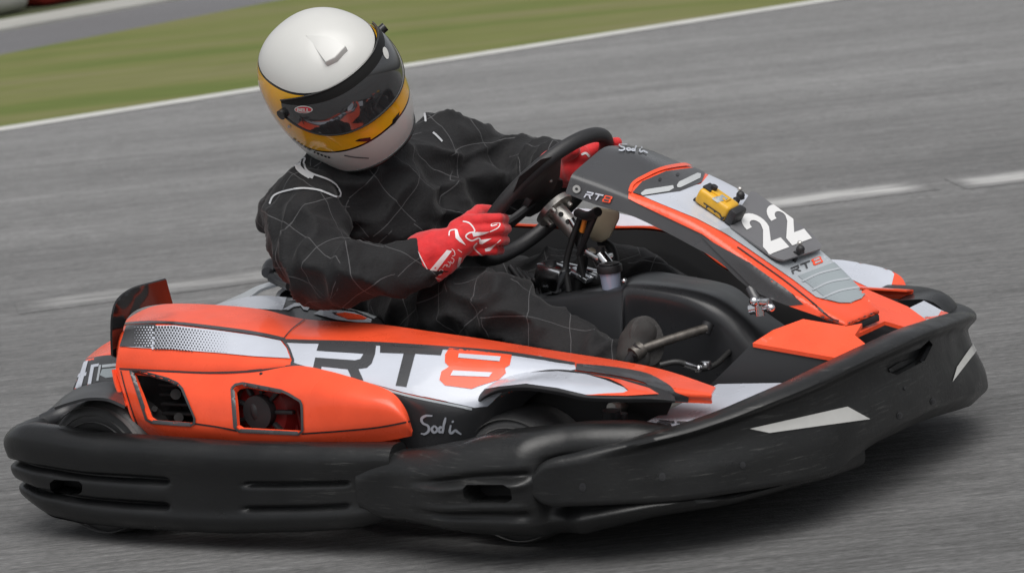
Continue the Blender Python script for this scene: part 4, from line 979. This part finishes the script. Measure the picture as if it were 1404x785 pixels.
# ---- pedals
m = MB(); m.tube([U(868, 486, y=-.30), U(880, 477, y=-.28)], .016); m.tube([U(880, 478, y=-.27), U(925, 463, y=-.22), U(968, 450, y=-.16)], .0095); m.build('pedal_bar', mat('worn pedal steel', (.12, .11, .10), .5, .7, noise_amt=.3, noise_scale=60), kart)
m = MB(); m.cyl(U(966, 456, y=-.16), U(972, 442, y=-.15), .012); m.build('pedal_pivot', PLASTIC, kart); m = MB(); m.cyl(U(862, 496, y=-.3), U(876, 474, y=-.29), .011); m.tube([U(872, 484, y=-.30), U(868, 510, y=-.28), U(880, 540, y=-.25)], .008); m.build('pedal_pivot', PLASTIC, kart)
m = MB(); m.tube([U(905, 500, y=-.27), U(930, 496, y=-.25), U(957, 505, y=-.22), U(980, 500, y=-.18), U(1000, 482, y=-.12)], .006); pl_ = m.build('pedal_linkage', DULL, kart)
m = MB(); m.cyl(U(938, 498, y=-.245), U(957, 505, y=-.22), .0075); m.sph(U(957, 505, y=-.22), .009); m.box(U(968, 500, y=-.2), (.022, .012, .018), None, .003); m.build('linkage_joint', CHROME, pl_)

# ---- left side pod (mirror of the right one, its own colours)
def farrow(row, dz=0, dy=0, n0=0): 
    out = []
    for a, b, y in row:
        q_ = U(a, b, y=y+.16*sst(560, 820, a)); out.append((q_[0]-.09, -q_[1]-dy, q_[2]+dz+.055*(1-sst(.2, .5, q_[0])), 0))
    return out
pod2 = patch('side_pod', [farrow(rowB, .004, .03), farrow(rowB), farrow(rowC), farrow(rowD), farrow(rowE)], ORANGE, kart, nu=8, nv=4, smooth_it=1, thick=.004, flip=True)
patch('pod_trim', [[(775, 284, .58), (820, 288, .58), (870, 297, .58), (915, 314, .57)], [(775, 303, .56), (820, 306, .56), (870, 312, .56), (915, 321, .55)]], WHITE, pod2, nu=6, nv=3, smooth_it=0, thick=.003)
fen2 = patch('front_fender', [[(1130, 356, .66), (1155, 357, .67), (1185, 362, .68), (1215, 369, .68), (1236, 380, .67), (1245, 400, .64), (1248, 417, .60)], [(1135, 366, .60), (1160, 374, .60), (1185, 382, .60), (1210, 391, .60), (1228, 400, .60), (1241, 411, .58), (1249, 420, .56)], [(1140, 385, .52), (1162, 392, .52), (1185, 400, .52), (1205, 408, .52), (1222, 414, .52), (1236, 419, .53), (1249, 423, .54)]], ORANGE, pod2, nu=8, nv=5, smooth_it=2, thick=.005)
D = Decals(fen2)
D.poly([(1128, 350), (1155, 354), (1185, 359), (1222, 371), (1226, 376), (1222, 392), (1216, 402), (1190, 394), (1160, 380), (1135, 366)], WHITE, 1)
D.done()
for sgn, pr in ((1, pod2), (-1, pod)):
    R0 = farrow(rowB, -.004, .034) if sgn > 0 else [(*U(a, b, y=y+.16*sst(560, 820, a)+.008), 0) for a, b, y in rowA]
    if sgn < 0: R0 = [(p[0], p[1], p[2]-.012, 0) for p in R0]
    R0 = R0[:-4] if sgn < 0 else R0[:-1]
    patch('pod_inner_wall', [R0, [(p[0], p[1]-sgn*.01, p[2]-.05, 0) for p in R0], [(p[0], p[1], max(.08, p[2]-.34), 0) for p in R0]], DARK, pr, nu=6, nv=4, smooth_it=0, thick=.003)

# ============================================================ DRIVER
def blob(name, chains, mt, vox, parent=None, sm=4, ell=(), fold=None, step=.5):
    m = MB()
    for ch in chains:
        pts = [(np.array(U(c[0], c[1], y=c[2])), c[3]) for c in ch]
        if len(pts) == 1: m.sph(pts[0][0], pts[0][1], seg=20); continue
        for (a, ra), (b, rb) in zip(pts, pts[1:]):
            L = np.linalg.norm(b-a); n = max(2, int(L/(min(ra, rb)*step)))
            for k in range(n+1): t = k/n; m.sph(a+(b-a)*t, ra+(rb-ra)*t, seg=18)
    for c, r, sc, rot in ell: m.sph(c, r, sc, rot, seg=24)
    me = bpy.data.meshes.new(name); m.bm.to_mesh(me); m.bm.free(); o = link(name, me, mt, parent)
    r = o.modifiers.new('r', 'REMESH'); r.mode = 'VOXEL'; r.voxel_size = vox
    q = o.modifiers.new('s', 'SMOOTH'); q.factor = .5; q.iterations = sm; applymods(o)
    if fold:
        me = o.data; me.update(); co = np.array([v.co[:] for v in me.vertices]); no = np.array([v.normal[:] for v in me.vertices])
        d = np.array([fold(Vector(c), Vector(n)) for c, n in zip(co, no)]); co = co+no*d[:, None]
        me.vertices.foreach_set('co', co.ravel()); me.update()
    o.data.polygons.foreach_set('use_smooth', [True]*len(o.data.polygons))
    return o
def ridg(p): return (1-abs(noise.noise(p)))**3
def fold(p, n):
    w1 = noise.noise_vector(p*4)*.05
    q = p+w1
    a = ridg(Vector((q.x*11+q.z*6, q.y*7, q.z*13-q.x*5)))
    b = ridg(Vector((q.x*20-q.z*14, q.y*12, q.z*9+q.x*12))+Vector((5, 3, 1)))
    c = noise.noise(p*6)
    return .021*a+.004*b+.008*c-.012
body = blob('person', [
    [(548, 418, -.04, .135), (535, 365, -.07, .145), (512, 300, -.10, .15), (500, 250, -.10, .13), (492, 205, -.12, .075), (470, 140, -.17, .085)],
    [(590, 300, .04, .11), (630, 340, .08, .09), (640, 380, .08, .08)],
    [(650, 258, .16, .075), (640, 240, .2, .07)],
    [(700, 262, .24, .055), (745, 255, .2, .05)],
    [(420, 285, -.25, .085), (470, 262, -.18, .115), (520, 255, -.04, .125), (560, 245, .04, .115), (607, 203, .15, .072)],
    [(418, 288, -.30, .085), (424, 320, -.36, .084), (438, 366, -.41, .078), (480, 374, -.42, .064), (530, 374, -.37, .056), (566, 362, -.31, .049), (592, 355, -.28, .036)],
    [(374, 306, -.20, .036), (400, 290, -.22, .07)],
    [(607, 203, .15, .076), (655, 220, .24, .076), (708, 233, .29, .074), (750, 232, .23, .062), (776, 232, .17, .042)],
    [(560, 415, -.13, .10), (625, 428, -.20, .085), (693, 424, -.23, .073), (770, 472, -.24, .060), (852, 512, -.25, .048)],
    [(600, 410, .08, .10), (740, 400, .14, .085), (868, 381, .17, .078), (925, 415, .16, .062), (1000, 490, .15, .048)],
], SUIT, .0085, None, 5, fold=fold)
prop(body, label='go-kart driver in black racing suit, red gloves and yellow-banded white helmet, gripping the steering wheel', category='person')
CH = [([(548, 418, -.04), (512, 300, -.10), (492, 205, -.12)], .15, 10), ([(418, 288, -.30), (438, 366, -.41)], .084, 0), ([(438, 366, -.41), (530, 374, -.37), (592, 355, -.28)], .06, 0), ([(607, 203, .15), (708, 233, .29), (776, 232, .17)], .07, 0),
      ([(560, 415, -.13), (693, 424, -.23), (852, 512, -.25)], .075, 0), ([(600, 410, .08), (740, 400, .14), (868, 388, .17), (1000, 490, .15)], .075, 0)]
def quilt():
    me = body.data; uv = me.uv_layers.new(name='UVMap'); V = np.array([v.co[:] for v in me.vertices]); segs = []
    for ci, (pts, r, _) in enumerate(CH):
        p3 = [U(a, b, y=c) for a, b, c in pts]; s0 = 0
        ax = p3[-1]-p3[0]; ax /= np.linalg.norm(ax); e = -dv-ax*(-dv @ ax); e /= np.linalg.norm(e)
        for a, b in zip(p3, p3[1:]):
            L = np.linalg.norm(b-a); segs.append((a, (b-a)/L, L, s0, r, e, ci)); s0 += L
    loops = np.empty(len(me.loops)*2, dtype=float)
    C_ = np.array([p.center[:] for p in me.polygons]); best = np.full(len(C_), 1e9); bi = np.zeros(len(C_), int)
    for k, (a, d, L, s0, r, e, ci) in enumerate(segs):
        t = np.clip((C_-a) @ d, 0, L); dist = np.linalg.norm(C_-a-t[:, None]*d, axis=1)-r; m_ = dist < best; best[m_] = dist[m_]; bi[m_] = k
    for p in me.polygons:
        a, d, L, s0, r, e, ci = segs[bi[p.index]]; g = np.cross(d, e); g /= np.linalg.norm(g); e2_ = np.cross(g, d)
        q = C_[p.index]-a; th0 = math.atan2(q @ g, q @ e2_)
        for li in p.loop_indices:
            q = V[me.loops[li].vertex_index]-a; th_ = math.atan2(q @ g, q @ e2_)
            if th_-th0 > math.pi: th_ -= 2*math.pi
            if th0-th_ > math.pi: th_ += 2*math.pi
            loops[2*li] = s0+q @ d; loops[2*li+1] = th_*r
    uv.data.foreach_set('uv', loops)
quilt()
def quiltmat():
    t = SUIT.node_tree; b = t.nodes['Principled BSDF']; old = b.inputs['Base Color'].links[0].from_socket
    uv = t.nodes.new('ShaderNodeUVMap'); mp = t.nodes.new('ShaderNodeMapping'); mp.inputs['Rotation'].default_value = (0, 0, .5); mp.inputs['Scale'].default_value = (10.5, 10.5, 1)
    n = t.nodes.new('ShaderNodeTexNoise'); n.inputs['Scale'].default_value = 7; tc = t.nodes.new('ShaderNodeTexCoord'); t.links.new(tc.outputs['Object'], n.inputs['Vector'])
    ad = t.nodes.new('ShaderNodeVectorMath'); ad.operation = 'MULTIPLY_ADD'; ad.inputs[1].default_value = (.16, .16, 0); t.links.new(n.outputs['Color'], ad.inputs[0])
    t.links.new(uv.outputs[0], mp.inputs[0]); t.links.new(mp.outputs[0], ad.inputs[2]); sp = t.nodes.new('ShaderNodeSeparateXYZ'); t.links.new(ad.outputs[0], sp.inputs[0])
    o_ = []
    for k in (0, 1):
        a1 = t.nodes.new('ShaderNodeMath'); a1.operation = 'PINGPONG'; a1.inputs[1].default_value = .5; t.links.new(sp.outputs[k], a1.inputs[0])
        b1 = t.nodes.new('ShaderNodeMapRange'); b1.inputs[1].default_value = .005; b1.inputs[2].default_value = .012; b1.inputs[3].default_value = 1; b1.inputs[4].default_value = 0; t.links.new(a1.outputs[0], b1.inputs[0]); o_.append(b1.outputs[0])
    mxm = t.nodes.new('ShaderNodeMath'); mxm.operation = 'MAXIMUM'; t.links.new(o_[0], mxm.inputs[0]); t.links.new(o_[1], mxm.inputs[1])
    mx = t.nodes.new('ShaderNodeMix'); mx.data_type = 'RGBA'; t.links.new(mxm.outputs[0], mx.inputs[0]); t.links.new(old, mx.inputs[6]); mx.inputs[7].default_value = (.08, .08, .084, 1); t.links.new(mx.outputs[2], b.inputs['Base Color'])
quiltmat()
D = Decals(body)
def z3(pts, ox=350, oy=140, s=2.707): return [(ox+a/s, oy+b/s) for a, b in pts]
W1 = .95
# silver shoulder piping
D.stroke(z3([(55, 380), (70, 350), (110, 332), (170, 322), (240, 330), (300, 352), (315, 340), (305, 315), (270, 290), (215, 270), (190, 255), (180, 230), (185, 210), (160, 215), (150, 240), (165, 262), (200, 285)]), 2.4, PIPING, 2.2)
D.stroke(z3([(165, 215), (160, 240), (185, 265), (215, 280)]), 6, PIPING, 1.8)
D.stroke(z3([(130, 60), (165, 60), (185, 75), (190, 120)], 540, 140, 4.3625), 2.6, PIPING, 2.2)
D.stroke(z3([(232, 185), (255, 205), (288, 240)], 540, 140, 4.3625), 2.6, PIPING, 2.2)
D.done()
# helmet
hc = np.array(U(455, 111, y=-.235)); toc = -dv
def cw_(v): v = v[0]*RT+v[1]*UP+v[2]*toc; return v/np.linalg.norm(v)
hup = cw_((-.31, .665, .67)); hf = cw_((.59, -.33, .70)); hf = hf-hup*(hf @ hup); hf /= np.linalg.norm(hf); hl = np.cross(hup, hf)
Z0, Z1 = -.150, .150
def Hs(azd, z, off=0):
    a = rad(azd); ca, sa = math.cos(a), math.sin(a)
    k = max(0, 1-abs(z/.1505)**2.35)**.5 if z > 0 else max(0, 1-abs(z/.225)**2.2)**.5
    A_ = .154 if ca > 0 else .163
    chin = .014*max(0, -z/.12)**1.2*max(0, ca)**1.5 if z < 0 else 0
    neck = -.02*max(0, -z/.13)**2*max(0, -ca)
    n = 2.25
    rr = (abs(ca/A_)**n+abs(sa/.137)**n)**(-1/n)*k+chin+neck+off
    zz = z+off*(z/.15)*.7
    return hc+hf*ca*rr+hl*sa*rr+hup*zz
def hband(name, zs, m, off=0, azs=None, parent=None, cap=False, thick=0):
    azs = azs if azs is not None else list(np.linspace(-180, 180, 121)[:-1]); wrap = len(azs) == 120
    V = [Hs(a, z, off) for z in zs for a in azs]; F = grid_faces(len(zs), len(azs), wrap_c=wrap)
    if cap: V.append(Hs(0, .1505, off) if False else hc+hup*(.1505+off)); k = len(V)-1; F += [(j, (j+1) % 120, k) for j in range(120)]
    return V, F
Z_D, Z_Y = .088, -.066
HV = []; HF = []; HM = []
def addband(zs, mi, cap=False, off=0):
    V, F = hband('', zs, None, off=off, cap=cap); b = len(HV); HV.extend(V); HF.extend([tuple(i+b for i in f) for f in F]); HM.extend([mi]*len(F))
top = [.1505*math.sin(t) for t in np.linspace(math.asin(Z_D/.1505)+.0, math.pi/2-.02, 26)]
addband(list(top)[::-1], 0, False); V_ = len(HV); HV.append(hc+hup*.1505); HF += [(j, (j+1) % 120, V_) for j in range(120)]; HM += [0]*120
addband([Z_D, Z_D-.0045], 2); addband(list(np.linspace(Z_D-.0045, Z_Y+.005, 14)), 1); addband([Z_Y+.005, Z_Y], 2)
addband(list(np.linspace(Z_Y, -.142, 8)), 0); 
helm = link('helmet', mesh('helmet', HV, HF), [HWHITE, HYEL, HBLACK], body)
for p_, mi in zip(helm.data.polygons, HM): p_.material_index = mi
bm = bmesh.new(); bm.from_mesh(helm.data); bmesh.ops.remove_doubles(bm, verts=bm.verts[:], dist=.0004); bmesh.ops.recalc_face_normals(bm, faces=bm.faces[:]); bm.to_mesh(helm.data); bm.free()
for p_ in helm.data.polygons: p_.use_smooth = True
D = Decals(helm)
def z1(pts): return [(340+a/3.14, a2/3.14) for a, a2 in pts]
D.poly(z1([(460, 607), (478, 597), (526, 590), (532, 606), (500, 609)]), HBLACK, 1); D.poly(z1([(617, 542), (622, 515), (652, 480), (646, 505), (634, 528)]), HBLACK, 1)
D.stroke(z1([(415, 668), (460, 676), (520, 680)]), 1.6, STITCH, 1)
for a_, b_, w_ in ((402, 190, 4), (407.5, 194, 3), (412, 197, 3), (417, 200, 3.5), (422, 203, 4), (431, 207.5, 2), (435, 209.3, 3), (440, 211.3, 3), (445, 213, 3), (450, 214.5, 2.5)): D.stroke([(a_, b_), (a_+w_, b_+w_*.5)], 2.0, HBLACK, 1.4, smooth=False)
D.poly([(397+2.2*math.cos(t), 173+2.2*math.sin(t)) for t in np.linspace(0, 2*math.pi, 9)[:-1]], STEEL, 1.5)
D.done()
# roof fin
m = MB()
def onh(a, b):
    tb_ = D.t.ray_cast(Vector(CAM), Vector(ray(a, b)).normalized()); return tb_[0], tb_[1]
fp = z1([(250, 155), (335, 160), (352, 165), (425, 222), (468, 222), (440, 214), (412, 255), (385, 268), (343, 288), (330, 265)])
fp = z1([(248, 153), (345, 163), (432, 218), (385, 268), (343, 288)])
bt = [onh(*p)[0] for p in fp]; hgt = [.002, .006, .014, .014, .014]
m.prism([p-Vector(hup)*.006 for p in bt], [p+Vector(hup)*h for p, h in zip(bt, hgt)]); m.build('roof_fin', HWHITE, helm, bev=.002)
# bottom trim
m = MB(); m.tube([Hs(a, -.142, -.001) for a in np.linspace(-180, 180, 49)[:-1]], .0055, seg=10, n=3, closed=True); m.build('edge_trim', HBLACK, helm)
# visor
azs = list(np.linspace(-80, 80, 85)); T_ = list(np.linspace(0, 1, 17)); V = []
def zlo(a): return -.017+.055*(abs(a)/84)**2.6
def zhi(a): return .090-.026*(abs(a)/84)**3
for t in T_:
    for a in azs: V.append(Hs(a, zlo(a)+(zhi(a)-zlo(a))*t, .0055))
F = grid_faces(17, 85); vis = link('visor', mesh('visor', V, F), [VISOR, VSTRIP], helm)
for i, p_ in enumerate(vis.data.polygons): p_.material_index = 1 if i//84 >= 13 else 0
bm = bmesh.new(); bm.from_mesh(vis.data); bm.normal_update()
f0_ = bm.faces[:][40*1]
if f0_.normal.dot(f0_.calc_center_median()-Vector(hc)) < 0: bmesh.ops.reverse_faces(bm, faces=bm.faces[:])
bm.to_mesh(vis.data); bm.free(); solidify(vis, .004); autosmooth(vis, 50)
D = Decals(vis)
for cx_, cy_, rx, ry, an in ((416.5, 150, 12.5, 5.2, .02), (528.5, 73, 3.5, 8.5, -.3)):
    D.poly([(cx_+rx*math.cos(t)*math.cos(an)-ry*math.sin(t)*math.sin(an), cy_+rx*math.cos(t)*math.sin(an)+ry*math.sin(t)*math.cos(an)) for t in np.linspace(0, 2*math.pi, 21)[:-1]], HWHITE, 1)
BR = mat('red badge', (.5, .03, .05), .4)
D.poly([(416.5+11*math.cos(t), 150+4*math.sin(t)) for t in np.linspace(0, 2*math.pi, 21)[:-1]], BR, 1.6)
D.text('BELL', (408, 152.3), (17, .5), (0, -4.6), HWHITE, 2.2, bold=.04, step=6)
D.done()
m = MB()
m.tube([Hs(a, zlo(a), .006) for a in azs[::4]], .0022, seg=8, n=3); m.tube([Hs(a, zhi(a), .006) for a in azs[::4]], .0018, seg=8, n=3); m.build('visor_seal', HBLACK, vis)
m = MB()
for a in (-80,): m.cyl(Hs(a, .038, .004), Hs(a, .038, .014), .011)
m.build('visor_pivot', HBLACK, helm)
m = MB(); m.cyl(Hs(80, .038, .004), Hs(80, .038, .018), .010); m.build('visor_pivot', HBLACK, helm)
# gloves
gl = blob('glove', [
    [(584, 354, -.278, .055), (600, 347, -.268, .050), (622, 335, -.25, .036), (640, 325, -.235, .030)],
    [(640, 306, -.222, .018), (656, 302, -.216, .0125), (684, 299, -.197, .0105), (692, 299, -.165, .010), (682, 300, -.142, .0095)],
    [(642, 318, -.226, .020), (658, 316, -.222, .0125), (687, 314, -.201, .0105), (695, 314, -.162, .010), (682, 316, -.142, .0095)],
    [(640, 330, -.228, .019), (656, 330, -.222, .0122), (685, 329, -.200, .0103), (693, 329, -.162, .0098), (682, 330, -.142, .009)],
    [(636, 339, -.226, .016), (653, 343, -.219, .0115), (678, 343, -.198, .0095), (686, 343, -.165, .009), (679, 342, -.145, .0085)],
    [(628, 316, -.235, .022), (645, 300, -.205, .0165), (657, 290, -.170, .014), (670, 289, -.140, .012)],
    [(640, 312, -.222, .018), (640, 335, -.222, .018)],
], GLOVE, .003, body, 2, fold=lambda p, n: .0014*noise.noise(p*45)+.0012*ridg(p*28))
D = Decals(gl)
def zg(pts): return [(540+a/4.132, 230+b/4.132) for a, b in pts]
D.poly(zg([(202, 580), (300, 465), (328, 470), (225, 605)]), GLWHITE, .6)
D.stroke(zg([(135, 470), (160, 520), (200, 590), (240, 622), (268, 630)]), 1.2, GLWHITE, .7)
D.stroke(zg([(392, 303), (425, 312), (450, 340), (455, 362), (425, 370), (408, 390), (440, 412), (480, 398), (492, 420)]), 1.9, GLWHITE, .7)
D.stroke(zg([(470, 425), (452, 448), (470, 472), (505, 500)]), 1.7, GLWHITE, .7)
D.poly(zg([(442, 368), (470, 364), (545, 362), (500, 380), (450, 390)]), GLWHITE, .7); D.poly(zg([(480, 410), (555, 400), (500, 432), (485, 430)]), GLWHITE, .7); D.poly(zg([(515, 460), (545, 448), (585, 425), (545, 470), (520, 474)]), GLWHITE, .7)
D.stroke(zg([(585, 425), (605, 408)]), 1.2, GLWHITE, .7); D.stroke(zg([(545, 362), (590, 340), (600, 315), (560, 315), (553, 330), (585, 322)]), 1.3, GLWHITE, .7)
D.poly(zg([(345, 345), (360, 350), (370, 385), (408, 438), (372, 418), (350, 398)]), GLWHITE, .7); D.stroke(zg([(345, 350), (318, 358), (312, 385)]), 1.6, GLWHITE, .7)
D.poly(zg([(368, 505), (384, 508), (372, 555), (356, 562)]), GLWHITE, .7)
for st in ([(250, 600), (262, 575), (278, 580), (268, 600), (250, 605)], [(275, 565), (290, 548), (302, 560)], [(298, 545), (312, 560), (318, 540), (305, 530)], [(318, 528), (330, 540), (340, 520), (325, 508)], [(330, 500), (345, 492), (340, 470), (328, 460)], [(362, 462), (385, 478)]):
    D.stroke(zg(st), 1.0, GLWHITE, .7)
D.done()
gl2 = blob('glove', [
    [(762, 233, .18, .047), (776, 232, .15, .042), (790, 229, .125, .034)],
    [(788, 222, .12, .027), (796, 212, .12, .022)], [(786, 236, .12, .024), (792, 245, .115, .018)],
    [(798, 212, .13, .018), (818, 203, .15, .0145), (836, 197, .15, .0125), (846, 195, .14, .0115)],
    [(800, 220, .14, .016), (820, 212, .16, .0135), (838, 206, .155, .012), (846, 203, .14, .011)],
    [(800, 230, .14, .015), (820, 223, .16, .013), (836, 217, .15, .0115), (840, 214, .135, .011)],
    [(798, 240, .13, .014), (816, 234, .15, .012), (830, 228, .14, .011), (832, 225, .13, .010)],
    [(780, 226, .12, .018), (778, 214, .10, .015), (788, 206, .085, .013)],
], GLOVE, .0034, body, 3)
D = Decals(gl2); D.stroke([(797, 212), (803, 210), (808, 215)], 3, GLWHITE, .7); D.done()
# shoe pressed on the pedal
sh = blob('shoe', [[(868, 492, -.27, .036), (872, 470, -.25, .036), (880, 456, -.24, .034)], [(872, 492, -.25, .034), (885, 500, -.23, .036)]], mat('black racing shoe', (.03, .028, .027), .8, noise_amt=.2, bump=.3), .005, body, 4)
m = MB(); sn = Vector((.75, -.55, .15)).normalized(); c0_ = Vector(U(888, 468, y=-.255)); sx = sn.cross(Vector((0, 0, 1))).normalized(); sy = sx.cross(sn)
ol = [c0_+sx*(.037*math.cos(t)*(1 if math.sin(t) > 0 else 1.0))+sy*(.052*math.sin(t) if math.sin(t) > 0 else .05*math.sin(t)) for t in np.linspace(0, 2*math.pi, 33)[:-1]]
m.prism([p-sn*.012 for p in ol], ol); m.build('shoe_sole', SHOE, sh, bev=.003)
